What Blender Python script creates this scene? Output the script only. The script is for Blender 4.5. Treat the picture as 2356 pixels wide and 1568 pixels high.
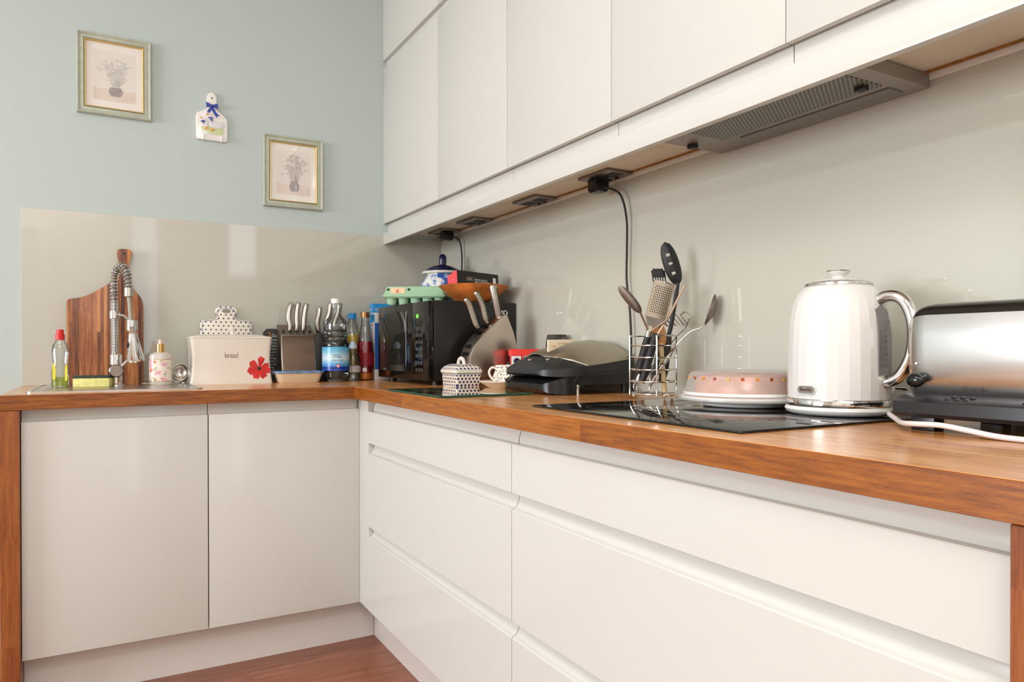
import bpy, bmesh, math, random
from math import pi, sin, cos, radians as R
from mathutils import Vector, Matrix

random.seed(7)
for o in list(bpy.data.objects):
    bpy.data.objects.remove(o)
S = bpy.context.scene
COL = S.collection

# ------------------------------------------------------------------ camera
W, H, F, CY = 2356, 1568, 1668.35, 31.72
yaw, pitch, roll = 0.51527, -0.00599, -0.00071
fwd = Vector((sin(yaw)*cos(pitch), cos(yaw)*cos(pitch), sin(pitch)))
rt0 = Vector((cos(yaw), -sin(yaw), 0)); up0 = rt0.cross(fwd)
rt = cos(roll)*rt0 + sin(roll)*up0; up = -sin(roll)*rt0 + cos(roll)*up0
cd = bpy.data.cameras.new('camera'); cam = bpy.data.objects.new('camera', cd); COL.objects.link(cam)
cd.sensor_width = 36; cd.sensor_fit = 'HORIZONTAL'; cd.lens = F*36/W; cd.shift_y = CY/W
cd.clip_start = 0.05
m = Matrix((rt, up, -fwd)).transposed().to_4x4(); m.translation = Vector((-1.3664, -3.0717, 1.0338))
cam.matrix_world = m
S.camera = cam

# ------------------------------------------------------------------ exposure, world, lights
S.view_settings.view_transform = 'Standard'; S.view_settings.look = 'None'
S.view_settings.exposure = 0.42; S.view_settings.gamma = 1.0; S.view_settings.use_curve_mapping = False
wd = bpy.data.worlds.new('sky'); S.world = wd; wd.use_nodes = True
wb = wd.node_tree.nodes['Background']; wb.inputs[0].default_value = (0.82, 0.9, 1.0, 1); wb.inputs[1].default_value = 1.5

def lin(c):
    if isinstance(c, str):
        c = [int(c[i:i+2], 16)/255 for i in (0, 2, 4)]
    return tuple(((x/12.92) if x <= 0.04045 else ((x+0.055)/1.055)**2.4) for x in c[:3]) + (1,)

def area(name, loc, target, size, power, color, sy=None, spread=180):
    l = bpy.data.lights.new(name, 'AREA'); l.energy = power; l.color = lin(color)[:3]
    l.shape = 'RECTANGLE' if sy else 'SQUARE'; l.size = size; l.size_y = sy or size; l.spread = R(spread)
    o = bpy.data.objects.new(name, l); COL.objects.link(o); o.location = loc
    o.rotation_euler = (Vector(target)-Vector(loc)).to_track_quat('-Z', 'Y').to_euler()
    return o
# daylight through the two windows behind the camera and an unseen left one; unseen ceiling panels added as fill
area('window_daylight', (-5.36, -1.5, 1.5), (0, -1.4, 1.25), 2.0, 94, 'F3F7FF', 1.25)
area('rear_window_daylight', (-1.03, -4.16, 1.3), (-1.03, 0, 1.3), 0.2, 1.1, 'F7F9FF', 1.9)
area('high_window_daylight', (-0.20, -4.16, 2.0), (-0.20, 0, 2.0), 0.24, 0.5, 'F7F9FF', 0.5)
area('ceiling_fill_light', (-2.2, -2.4, 2.73), (-2.2, -2.4, 0), 1.1, 16, 'FFFDFB')
area('ceiling_fill_light_rear', (-1.7, -3.75, 2.73), (-1.7, -3.75, 0), 0.7, 24, 'FFFDFB')

# ------------------------------------------------------------------ materials
def newmat(name):
    mt = bpy.data.materials.new(name); mt.use_nodes = True
    nt = mt.node_tree; b = nt.nodes['Principled BSDF']
    return mt, nt, b
def setp(b, **k):
    names = dict(color='Base Color', rough='Roughness', metal='Metallic', coat='Coat Weight', coatr='Coat Roughness',
                 trans='Transmission Weight', ior='IOR', spec='Specular IOR Level', alpha='Alpha', sss='Subsurface Weight',
                 emit='Emission Color', emits='Emission Strength')
    for a, v in k.items():
        if a in ('color', 'emit'): v = lin(v)
        b.inputs[names[a]].default_value = v
MC = {}
def mat(name, color='FFFFFF', rough=0.5, bump=0, bscale=60, vary=0, vscale=8, **k):
    if name in MC: return MC[name]
    mt, nt, b = newmat(name); setp(b, color=color, rough=rough, **k)
    tc = nt.nodes.new('ShaderNodeTexCoord')
    if vary:
        n = nt.nodes.new('ShaderNodeTexNoise'); n.inputs['Scale'].default_value = vscale; n.inputs['Detail'].default_value = 4
        nt.links.new(tc.outputs['Object'], n.inputs['Vector'])
        r = nt.nodes.new('ShaderNodeValToRGB'); c = lin(color)
        r.color_ramp.elements[0].position = 0.3; r.color_ramp.elements[1].position = 0.7
        r.color_ramp.elements[0].color = tuple(x*(1-vary) for x in c[:3])+(1,)
        r.color_ramp.elements[1].color = tuple(min(1, x*(1+vary)) for x in c[:3])+(1,)
        nt.links.new(n.outputs['Fac'], r.inputs['Fac']); nt.links.new(r.outputs['Color'], b.inputs['Base Color'])
    if bump:
        n = nt.nodes.new('ShaderNodeTexNoise'); n.inputs['Scale'].default_value = bscale; n.inputs['Detail'].default_value = 3
        nt.links.new(tc.outputs['Object'], n.inputs['Vector'])
        bp = nt.nodes.new('ShaderNodeBump'); bp.inputs['Strength'].default_value = bump; bp.inputs['Distance'].default_value = 0.002
        nt.links.new(n.outputs['Fac'], bp.inputs['Height']); nt.links.new(bp.outputs['Normal'], b.inputs['Normal'])
    MC[name] = mt; return mt

class NB:                                             # tiny node builder
    def __init__(s, nt): s.nt = nt; s.tc = nt.nodes.new('ShaderNodeTexCoord')
    def n(s, t, **k):
        x = s.nt.nodes.new(t)
        for a, v in k.items(): setattr(x, a, v)
        return x
    def l(s, a, b): s.nt.links.new(a, b)
    def m(s, op, a, b=0, c=0):
        x = s.n('ShaderNodeMath', operation=op)
        for i, v in enumerate((a, b, c)):
            if hasattr(v, 'is_output'): s.l(v, x.inputs[i])
            else: x.inputs[i].default_value = v
        return x.outputs[0]
    def sep(s, v=None):
        x = s.n('ShaderNodeSeparateXYZ'); s.l(v or s.tc.outputs['Object'], x.inputs[0]); return x.outputs
    def comb(s, a, b, c):
        x = s.n('ShaderNodeCombineXYZ')
        for i, v in enumerate((a, b, c)):
            if hasattr(v, 'is_output'): s.l(v, x.inputs[i])
            else: x.inputs[i].default_value = v
        return x.outputs[0]
    def noise(s, vec, scale, detail=4, rough=0.5):
        x = s.n('ShaderNodeTexNoise'); x.inputs['Scale'].default_value = scale; x.inputs['Detail'].default_value = detail
        x.inputs['Roughness'].default_value = rough; s.l(vec, x.inputs['Vector']); return x.outputs['Fac']
    def ramp(s, fac, stops, interp='LINEAR'):
        x = s.n('ShaderNodeValToRGB'); cr = x.color_ramp; cr.interpolation = interp
        while len(cr.elements) < len(stops): cr.elements.new(0.5)
        for e, (p, c) in zip(cr.elements, stops): e.position = p; e.color = lin(c)
        s.l(fac, x.inputs['Fac']); return x.outputs['Color']
    def mix(s, fac, a, b, typ='MIX'):
        x = s.n('ShaderNodeMix', data_type='RGBA', blend_type=typ)
        for i, v in ((0, fac), (6, a), (7, b)):
            if hasattr(v, 'is_output'): s.l(v, x.inputs[i])
            else: x.inputs[i].default_value = v if i == 0 else lin(v)
        return x.outputs[2]

def wood(name, axis, dark, mid, light, along=1.2, stave=0.042, length=0.6, rough=0.3, gs=9, contrast=0.5, flecks=True, coat=0.0):
    """staves running along axis; 'c' tuple of hex colours"""
    mt, nt, b = newmat(name); N = NB(nt); x, y, z = N.sep()[0:3]
    ax = {'x': (x, y, z), 'y': (y, x, z), 'z': (z, x, y)}[axis]
    al, a1, a2 = ax
    row = N.m('FLOOR', N.m('DIVIDE', N.m('ADD', a1, 5.0), stave))
    off = N.m('MULTIPLY', N.m('FRACT', N.m('MULTIPLY', row, 0.377)), length)
    cell = N.m('FLOOR', N.m('DIVIDE', N.m('ADD', N.m('ADD', al, off), 9.0), length))
    wn = N.n('ShaderNodeTexWhiteNoise', noise_dimensions='2D'); N.l(N.comb(row, cell, 0), wn.inputs['Vector'])
    rnd = wn.outputs['Value']
    v = N.comb(N.m('MULTIPLY', al, along), N.m('ADD', N.m('MULTIPLY', a1, 14), N.m('MULTIPLY', rnd, 30)), N.m('MULTIPLY', a2, 14))
    g = N.noise(v, gs*0.6, 6, 0.6); g2 = N.noise(v, gs*5, 3, 0.6)
    f = N.m('ADD', N.m('MULTIPLY', g, 0.75), N.m('MULTIPLY', g2, 0.25))
    f = N.m('ADD', N.m('MULTIPLY', N.m('SUBTRACT', f, 0.5), 1.5), N.m('ADD', 0.5-contrast*0.25, N.m('MULTIPLY', rnd, contrast*0.5)))
    c = N.ramp(f, [(0.15, dark), (0.5, mid), (0.85, light)])
    if flecks:
        v2 = N.comb(N.m('MULTIPLY', al, 7), N.m('MULTIPLY', a1, 60), N.m('MULTIPLY', a2, 60))
        k = N.ramp(N.noise(v2, 2.2, 2), [(0.62, '000000'), (0.70, 'FFFFFF')])
        c = N.mix(N.m('MULTIPLY', k, 0.35), c, dark)
    N.l(c, b.inputs['Base Color'])
    setp(b, rough=rough, coat=coat, coatr=0.15)
    bp = N.n('ShaderNodeBump'); bp.inputs['Strength'].default_value = 0.15; bp.inputs['Distance'].default_value = 0.001
    N.l(g2, bp.inputs['Height']); N.l(bp.outputs['Normal'], b.inputs['Normal'])
    MC[name] = mt; return mt

def polka(name, mode, pitch, rad, base='EFE6D2', dot='20246A', R0=0.04, z0=0, z1=9, band=None):
    """cream stoneware with blue dots; mode plane/box/round chooses how the rows wrap"""
    if name in MC: return MC[name]
    mt, nt, b = newmat(name); N = NB(nt); x, y, z = N.sep()[0:3]
    if mode == 'round': u = N.m('MULTIPLY', N.m('ARCTAN2', y, x), R0)
    elif mode == 'box': u = N.m('ADD', x, y)
    elif mode == 'flat': u = x
    v = z
    if mode == 'top': u, v = x, y
    vr = N.m('DIVIDE', N.m('ADD', v, 1.0), pitch*0.8); row = N.m('FLOOR', vr)
    ur = N.m('ADD', N.m('DIVIDE', N.m('ADD', u, 1.0), pitch), N.m('MULTIPLY', N.m('MODULO', row, 2.0), 0.5))
    du = N.m('MULTIPLY', N.m('SUBTRACT', N.m('FRACT', ur), 0.5), pitch)
    dv = N.m('MULTIPLY', N.m('SUBTRACT', N.m('FRACT', vr), 0.5), pitch*0.8)
    d = N.m('SQRT', N.m('ADD', N.m('MULTIPLY', du, du), N.m('MULTIPLY', dv, dv)))
    k = N.m('LESS_THAN', d, rad)
    k = N.m('MULTIPLY', k, N.m('MULTIPLY', N.m('GREATER_THAN', z, z0), N.m('LESS_THAN', z, z1)))
    c = N.mix(k, base, dot)
    if band:
        for (a, bb) in band:
            kb = N.m('MULTIPLY', N.m('GREATER_THAN', z, a), N.m('LESS_THAN', z, bb)); c = N.mix(kb, c, dot)
    N.l(c, b.inputs['Base Color']); setp(b, rough=0.18)
    MC[name] = mt; return mt

def clear(name, tint='FFFFFF', edge=0.55, rough=0.03, milk=0.0, milkc='FFFFFF'):
    """thin clear plastic or glass: see-through, shiny and denser at grazing angles"""
    if name in MC: return MC[name]
    mt, nt, b = newmat(name); N = NB(nt)
    nt.nodes.remove(b); out = nt.nodes['Material Output']
    t = N.n('ShaderNodeBsdfTransparent'); t.inputs[0].default_value = lin(tint)
    g = N.n('ShaderNodeBsdfGlossy'); g.inputs[1].default_value = rough; g.inputs[0].default_value = (1, 1, 1, 1)
    lw = N.n('ShaderNodeLayerWeight'); lw.inputs[0].default_value = 0.25
    f = N.m('ADD', N.m('MULTIPLY', lw.outputs['Fresnel'], edge), 0.04)
    mx = N.n('ShaderNodeMixShader'); N.l(f, mx.inputs[0]); N.l(t.outputs[0], mx.inputs[1]); N.l(g.outputs[0], mx.inputs[2])
    o = mx.outputs[0]
    if milk:
        df = N.n('ShaderNodeBsdfDiffuse'); df.inputs[0].default_value = lin(milkc)
        m2 = N.n('ShaderNodeMixShader'); m2.inputs[0].default_value = milk; N.l(o, m2.inputs[1]); N.l(df.outputs[0], m2.inputs[2]); o = m2.outputs[0]
    N.l(o, out.inputs['Surface']); MC[name] = mt; return mt

M_gloss = mat('gloss_white_lacquer', 'D2D1C9', 0.12, spec=0.35)
M_carc = mat('white_melamine', 'E3DCD0', 0.4)
M_plinth = mat('plinth_white', 'DCD6CE', 0.22)
M_under = mat('unfinished_panel', 'E6D8C2', 0.55, vary=0.06, vscale=5)
M_paint = mat('duck_egg_paint', 'BECAC6', 0.75, bump=0.12, bscale=220)
M_white_paint = mat('white_paint', 'EEEAE2', 0.7)
M_splash = mat('stone_grey_backpainted_glass', 'C2C0B2', 0.05, spec=0.6)
M_wood_x = wood('oak_worktop_x', 'x', 'A8662F', 'D69454', 'ECBA7C', rough=0.24, contrast=0.45, coat=0.25)
M_wood_y = wood('oak_worktop_y', 'y', 'A8662F', 'D69454', 'ECBA7C', rough=0.24, contrast=0.45, coat=0.25)
M_wood_edge = wood('oak_edge_z', 'z', '63341A', '8E4E26', 'A9662F', rough=0.3, contrast=0.5, length=0.45)
M_floor = wood('laminate_floor', 'x', '6C3F30', '8E5841', 'A86F55', stave=0.19, length=1.2, rough=0.35, contrast=0.45, gs=7)
M_board = wood('acacia_board', 'z', '4A2412', '8F4F26', 'C4824A', along=.35, stave=0.011, length=2.0, rough=0.4, contrast=1.25, flecks=False, gs=14)
M_steel = mat('brushed_steel', 'BDB6AC', 0.28, metal=1, vary=0.05, vscale=30)
M_steel_d = mat('dark_brushed_steel', '8F837A', 0.33, metal=1, vary=0.06, vscale=30)
M_chrome = mat('chrome', 'DDDAD6', 0.06, metal=1)
M_chrome_w = mat('worn_chrome', 'C6C3BF', 0.27, metal=1, vary=0.06, vscale=12)
M_hood = mat('hood_grey_metal', '9A948A', 0.38, metal=0.5)
M_black = mat('black_plastic', '121212', 0.3)
M_blackg = mat('black_gloss', '0B0B0C', 0.05)
M_blackm = mat('black_matt', '1C1C1D', 0.5)
M_rubber = mat('black_rubber', '1B1A19', 0.45)
M_cream = mat('cream_ceramic', 'EAE3D6', 0.15)
M_cream2 = mat('beige_stoneware', 'E3CDAA', 0.25)
M_blue = mat('cobalt_glaze', '2A3F92', 0.15)
M_navy = mat('navy_glaze', '15193F', 0.08)
M_white = mat('white_plastic', 'F0EDE8', 0.2)
M_red = mat('red_plastic', 'D8201C', 0.3)
M_gold = mat('gold_metal', 'D9B06A', 0.2, metal=1)
M_glass = clear('clear_glass')
M_pane = clear('picture_glass', edge=0.35)
M_pet = clear('clear_bottle_plastic', 'F4F6F5', edge=0.9)

# ------------------------------------------------------------------ mesh builder
class B:
    def __init__(s): s.bm = bmesh.new()
    def box(s, x0, x1, y0, y1, z0, z1, bev=0, seg=2):
        g = bmesh.ops.create_cube(s.bm, size=1)['verts']
        for v in g:
            v.co = Vector((x0+(v.co.x+.5)*(x1-x0), y0+(v.co.y+.5)*(y1-y0), z0+(v.co.z+.5)*(z1-z0)))
        if bev:
            ed = list({e for v in g for e in v.link_edges})
            bmesh.ops.bevel(s.bm, geom=ed, offset=bev, segments=seg, affect='EDGES', profile=0.6)
        return s
    def prism(s, pts, a0, a1, axis='y', bev=0):
        def P(u, v, a):
            return {'x': (a, u, v), 'y': (u, a, v), 'z': (u, v, a)}[axis]
        n = len(pts); A = [s.bm.verts.new(P(u, v, a0)) for u, v in pts]; C = [s.bm.verts.new(P(u, v, a1)) for u, v in pts]
        fs = [s.bm.faces.new(A), s.bm.faces.new(C[::-1])]
        for i in range(n):
            j = (i+1) % n; fs.append(s.bm.faces.new((A[i], C[i], C[j], A[j])))
        bmesh.ops.recalc_face_normals(s.bm, faces=fs)
        if bev:
            ed = [e for e in fs[0].edges]+[e for e in fs[1].edges]
            bmesh.ops.bevel(s.bm, geom=ed, offset=bev, segments=2, affect='EDGES', profile=0.6)
        return s
    def loft(s, rings, cap=True, closed=True):
        vs = [[s.bm.verts.new(p) for p in r] for r in rings]; fs = []
        for a, b in zip(vs[:-1], vs[1:]):
            n = len(a)
            for i in range(n if closed else n-1):
                j = (i+1) % n; fs.append(s.bm.faces.new((a[i], a[j], b[j], b[i])))
        if cap and closed:
            fs.append(s.bm.faces.new(vs[0][::-1])); fs.append(s.bm.faces.new(vs[-1]))
        bmesh.ops.recalc_face_normals(s.bm, faces=fs)
        return s
    def lathe(s, prof, n=32, c=(0, 0, 0), sx=1, sy=1, mod=None):
        rings = []
        for r, z in prof:
            rr = max(r, 1e-5); ring = []
            for i in range(n):
                a = 2*pi*i/n; k = rr*(mod(a, z) if mod else 1)
                ring.append((c[0]+k*cos(a)*sx, c[1]+k*sin(a)*sy, c[2]+z))
            rings.append(ring)
        s.loft(rings, cap=False); bmesh.ops.remove_doubles(s.bm, verts=s.bm.verts, dist=2e-5)
        return s
    def tube(s, pts, r, n=8, closed=False, flat=1.0, upv=None):
        pts = [Vector(p) for p in pts]; L = len(pts); rings = []
        rs = r if isinstance(r, (list, tuple)) else [r]*L
        prev = None
        for i, p in enumerate(pts):
            if closed: t = pts[(i+1) % L]-pts[i-1]
            else: t = pts[min(i+1, L-1)]-pts[max(i-1, 0)]
            t.normalize()
            if upv is not None: nrm = Vector(upv)
            else: nrm = prev if prev is not None else (Vector((0, 0, 1)) if abs(t.z) < .9 else Vector((1, 0, 0)))
            nrm = (nrm-t*nrm.dot(t))
            if nrm.length < 1e-6: nrm = t.orthogonal()
            nrm.normalize(); prev = nrm; bn = t.cross(nrm)
            rings.append([p+rs[i]*(cos(2*pi*k/n)*nrm*flat+sin(2*pi*k/n)*bn) for k in range(n)])
        if closed: rings.append(rings[0]); return s.loft(rings, cap=False)
        return s.loft(rings)
    def cyl(s, p0, p1, r0, r1=None, n=20):
        return s.tube([p0, p1], [r0, r0 if r1 is None else r1], n)
    def ball(s, c, r, sx=1, sy=1, sz=1, n=14):
        g = bmesh.ops.create_uvsphere(s.bm, u_segments=n*2, v_segments=n, radius=1)['verts']
        for v in g: v.co = Vector((c[0]+v.co.x*r*sx, c[1]+v.co.y*r*sy, c[2]+v.co.z*r*sz))
        return s
    def xf(s, mtx):
        for v in s.bm.verts: v.co = mtx @ v.co
        return s
    def done(s, name, mt, parent=None, smooth=True, ang=35, kind=None, mod=None):
        me = bpy.data.meshes.new(name); s.bm.normal_update(); s.bm.to_mesh(me); s.bm.free()
        if smooth:
            me.polygons.foreach_set('use_smooth', [True]*len(me.polygons)); me.set_sharp_from_angle(angle=R(ang))
        me.materials.append(mt); o = bpy.data.objects.new(name, me); COL.objects.link(o)
        if parent: o.parent = parent
        if kind: o['kind'] = kind
        return o
def smooth_path(pts, k=6):
    pts = [Vector(p) for p in pts]; out = []
    for i in range(len(pts)-1):
        p0 = pts[max(i-1, 0)]; p1 = pts[i]; p2 = pts[i+1]; p3 = pts[min(i+2, len(pts)-1)]
        for j in range(k):
            t = j/k
            out.append(0.5*((2*p1)+(p2-p0)*t+(2*p0-5*p1+4*p2-p3)*t*t+(3*p1-p0-3*p2+p3)*t**3))
    out.append(pts[-1]); return out
def rrect(w, d, r, n=5, cx=0, cy=0):
    out = []
    for k, (sx, sy) in enumerate(((1, 1), (-1, 1), (-1, -1), (1, -1))):
        for i in range(n+1):
            a = pi/2*k+pi/2*i/n; out.append((cx+sx*(w/2-r)+r*cos(a), cy+sy*(d/2-r)+r*sin(a)))
    return out
def thing(name, label, cat, loc=(0, 0, 0), rz=0, group=None):
    o = bpy.data.objects.new(name, None); COL.objects.link(o); o.location = loc; o.rotation_euler = (0, 0, rz)
    o.empty_display_size = 0.02; o['label'] = label; o['category'] = cat
    if group: o['group'] = group
    return o
def tag(o, label, cat, group=None, kind=None):
    o['label'] = label; o['category'] = cat
    if group: o['group'] = group
    if kind: o['kind'] = kind
    return o
def text(s, size, mtx, mt, parent, name='lettering', ext=0.0002, align='LEFT', sx=1.0, font_space=1.0):
    cu = bpy.data.curves.new('t', 'FONT'); cu.body = s; cu.size = size; cu.extrude = ext; cu.align_x = align
    cu.space_line = font_space; cu.resolution_u = 3
    ob = bpy.data.objects.new('t', cu); COL.objects.link(ob)
    dg = bpy.context.evaluated_depsgraph_get(); me = bpy.data.meshes.new_from_object(ob.evaluated_get(dg))
    bpy.data.objects.remove(ob); me.name = name
    for v in me.vertices: v.co = mtx @ Vector((v.co.x*sx, v.co.y, v.co.z))
    me.materials.clear(); me.materials.append(mt)
    o = bpy.data.objects.new(name, me); COL.objects.link(o); o.parent = parent
    return o
def face_y(x, y, z, tilt=0):      # text plane facing -y
    return Matrix.Translation((x, y, z)) @ Matrix.Rotation(R(90)+tilt, 4, 'X')
def face_nx(x, y, z):             # text plane facing -x, reading towards -y
    return Matrix.Translation((x, y, z)) @ Matrix.Rotation(-pi/2, 4, 'Z') @ Matrix.Rotation(pi/2, 4, 'X')

ZT = 0.91
# ================================================================== ROOM
XL, YR, ZC = -5.4, -4.2, 2.78
B().box(XL-.1, 0.1, YR-.1, 0.1, -0.06, 0).done('floor', M_floor, kind='structure')
B().box(XL-.1, 0.1, YR-.1, 0.1, ZC, ZC+0.06).done('ceiling', M_white_paint, kind='structure')
B().box(XL-.1, 0.1, 0.0, 0.1, 0, ZC).done('wall_back', M_paint, kind='structure')
B().box(0.0, 0.1, YR, 0, 0, ZC).done('wall_right', M_paint, kind='structure')
def wall_open(name, axis, pos, th, a0, a1, opening, mt):
    b = B(); o0, o1, z0, z1 = opening
    for (u0, u1, w0, w1) in ((a0, o0, 0, ZC), (o1, a1, 0, ZC), (o0, o1, 0, z0), (o0, o1, z1, ZC)):
        if u1-u0 < 1e-4 or w1-w0 < 1e-4: continue
        if axis == 'x': b.box(pos, pos+th, u0, u1, w0, w1)
        else: b.box(u0, u1, pos, pos+th, w0, w1)
    return b.done(name, mt, smooth=False, kind='structure')
wall_open('wall_left', 'x', XL-.1, .1, YR, 0, (-2.55, -0.45, 0.8, 2.2), M_white_paint)
wb_ = B()
for (u0, u1, w0, w1) in ((XL, -1.15, 0, ZC), (-.91, -.34, 0, ZC), (-.06, 0, 0, ZC), (-1.15, -.91, 0, .3), (-1.15, -.91, 2.3, ZC), (-.34, -.06, 0, 1.7), (-.34, -.06, 2.3, ZC)):
    wb_.box(u0, u1, YR-.1, YR, w0, w1)
wb_.done('wall_rear', M_white_paint, smooth=False, kind='structure')
def window(name, axis, pos, a0, a1, z0, z1, mull=True):
    w = bpy.data.objects.new(name, None); COL.objects.link(w); w['kind'] = 'structure'
    f = B(); t = .05
    t = .05 if mull else .02
    for (u0, u1, w0, w1) in [(a0, a1, z0, z0+t), (a0, a1, z1-t, z1), (a0, a0+t, z0, z1), (a1-t, a1, z0, z1)]+([((a0+a1)/2-t/2, (a0+a1)/2+t/2, z0, z1)] if mull else []):
        if axis == 'x': f.box(pos-.03, pos+.03, u0, u1, w0, w1, .004)
        else: f.box(u0, u1, pos-.03, pos+.03, w0, w1, .004)
    f.done('window_frame', M_white, w)
    g = B()
    if axis == 'x': g.box(pos-.003, pos+.003, a0+t, a1-t, z0+t, z1-t)
    else: g.box(a0+t, a1-t, pos-.003, pos+.003, z0+t, z1-t)
    g.done('window_pane', M_glass, w)
window('window_1', 'x', XL-.05, -2.55, -0.45, 0.8, 2.2)
window('window_2', 'y', YR-.05, -1.15, -.91, 0.3, 2.3, False)
window('window_3', 'y', YR-.05, -.34, -.06, 1.7, 2.3, False)
d = bpy.data.objects.new('door_1', None); COL.objects.link(d); d['kind'] = 'structure'
B().box(-2.60, -1.80, YR, YR+.04, 0, 2.03, .003).done('door_leaf', M_gloss, d)
fr = B()
for q in ((-2.66, -2.60, 0, 2.09), (-1.80, -1.74, 0, 2.09), (-2.60, -1.80, 2.03, 2.09)): fr.box(q[0], q[1], YR, YR+.05, q[2], q[3], .003)
fr.done('door_frame', M_white, d)
B().cyl((-1.88, YR+.04, 1.0), (-1.88, YR+.085, 1.0), .009).cyl((-1.88, YR+.08, 1.0), (-2.0, YR+.08, 1.0), .008).done('door_handle', M_chrome, d)

# ================================================================== WORKTOP, PANELS, SPLASHBACKS
wt = thing('worktop', 'thick oiled oak worktop running in an L round the corner', 'worktop', (0, 0, 0))
zb = ZT-.042
b = B()
for q in ((-1.613, -1.525, -.632, -.001), (-1.115, -.001, -.632, -.001), (-1.525, -1.115, -.632, -.520), (-1.525, -1.115, -.285, -.001)):
    b.box(q[0], q[1], q[2], q[3], zb, ZT)
bmesh.ops.remove_doubles(b.bm, verts=b.bm.verts, dist=1e-5)
b.done('sink_run_board', M_wood_x, wt, smooth=False)
M_lx = wood('oak_edge_shade_x', 'x', '623009', '94520F', 'B06C20', rough=0.33, contrast=0.5, coat=0.05, gs=20, length=.9)  # same oak as the top; shade of the front edge put into the colour
M_ly = wood('oak_edge_shade_y', 'y', '623009', '94520F', 'B06C20', rough=0.33, contrast=0.5, coat=0.05, gs=20, length=.9)
B().box(-1.6132, -.6085, -.6345, -.6322, zb, ZT-.0004, .0008, 1).done('front_edge_shade', M_lx, wt)  # thin strips added to carry the darker, shaded tone of the front edges
B().box(-.6105, -.6082, -2.745, -.6350, zb, ZT-.0004, .0008, 1).done('front_edge_shade', M_ly, wt)
B().box(-.608, -.001, -2.745, -.6325, zb, ZT, .0015, 1).done('hob_run_board', M_wood_y, wt)
tag(B().box(-1.613, -1.567, -.632, -.001, 0, zb-.0005, .0015, 1).done('end_panel', M_wood_edge), 'dark oak upright end panel left of the sink cabinets', 'panel')
tag(B().box(-.608, -.001, -2.745, -2.702, 0, zb-.0005, .0015, 1).done('end_panel', M_wood_edge), 'oak upright end panel at the right end of the drawers', 'panel')
tag(B().box(-1.611, -.0065, -.0065, -.0005, ZT, 1.538, .0008, 1).done('splashback', M_splash), 'glossy stone grey glass splashback behind the sink run', 'splashback')
tag(B().box(-.0065, -.0005, -2.745, -.007, ZT, 1.575, .0008, 1).done('splashback', M_splash), 'long glossy grey glass splashback behind the hob under the wall cupboards', 'splashback')

# ---------------- base cabinets (sink run)
fy = -.607
def base_door(x0, x1, label):
    c = thing('base_cabinet', label, 'cabinet', ((x0+x1)/2, -.3, 0)); ox = (x0+x1)/2; oy = -.3
    w = (x1-x0)/2
    B().box(-w, w, -.276, .29, .155, .173).box(-w, -w+.016, -.276, .29, .173, .80).box(w-.016, w, -.276, .29, .173, .80).box(-w+.016, w-.016, .28, .29, .173, .84).done('carcass', M_carc, c)
    B().box(-w+.001, w-.001, fy-oy, fy-oy+.02, .155, .832, .0015).done('door', M_gloss, c)
    B().box(-w+.0005, w-.0005, fy-oy+.0203, fy-oy+.030, .800, zb-.001, .0006, 1).done('finger_rail', M_gloss, c)
base_door(-1.566, -1.074, 'white handleless base cupboard under the sink beside the oak end panel')
base_door(-1.073, -.5825, 'white handleless base cupboard under the bread bin next to the corner')
tag(B().box(-1.566, -.507, -.532, -.515, 0, .154).done('plinth', M_plinth), 'white kickboard plinth under the two sink cupboards', 'plinth')
tag(B().box(-.506, -.489, -2.70, -.533, 0, .154).done('plinth', M_plinth), 'white kickboard plinth under the long drawer run', 'plinth')

# ---------------- drawer cabinets (hob run)
fx = -.583
def drawer_front(y0, y1, z0, z1, cove, c, oy):
    f = fx+.3; pts = [(f, z0), (f, z1-.002), (f+.002, z1)]
    if cove:
        for i in range(7):
            t = i/6; pts.append((f+.004+.018*sin(t*pi/2), z1+.001+.045*(1-cos(t*pi/2))))
        pts.append((f+.030, z1+.046))
    else: pts.append((f+.018, z1))
    pts += [(f+.030 if cove else f+.018, z0)]
    B().prism(pts, y0-oy+.0006, y1-oy-.0006, 'y').done('drawer', M_gloss, c, ang=30)
def drawer_unit(y0, y1, label, ytop):
    oy = (y0+y1)/2; c = thing('drawer_cabinet', label, 'cabinet', (-.3, oy, 0))
    h = (y1-y0)/2
    B().box(fx+.3+.045, .29, -h, h, .155, .862).done('carcass', M_carc, c)
    drawer_front(y0, ytop, .722, .829, False, c, oy)
    B().prism([(fx+.3+.0188, .800), (fx+.3+.0188, .836), (fx+.3+.0215, .848), (fx+.3+.026, .857), (fx+.3+.028, zb-.001), (fx+.3+.036, zb-.001), (fx+.3+.036, .800)], -h+.001, ytop-oy-.001, 'y').done('finger_rail', M_gloss, c)
    drawer_front(y0, ytop, .439, .685, True, c, oy)
    drawer_front(y0, ytop, .155, .403, True, c, oy)
drawer_unit(-1.686, -.612, 'white three-drawer cabinet left of the hob, next to the corner', -.703)
fil = B().box(fx, fx+.02, -.702, -.592, .155, .829, .001, 1).box(fx+.0003, fx+.03, -.702, -.592, .829, zb-.001)
tag(fil.done('filler_post', M_gloss), 'narrow white upright filler post in the inner corner beside the drawers', 'panel')
drawer_unit(-2.701, -1.687, 'wide white three-drawer cabinet under the hob and kettle', -1.687)

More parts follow.
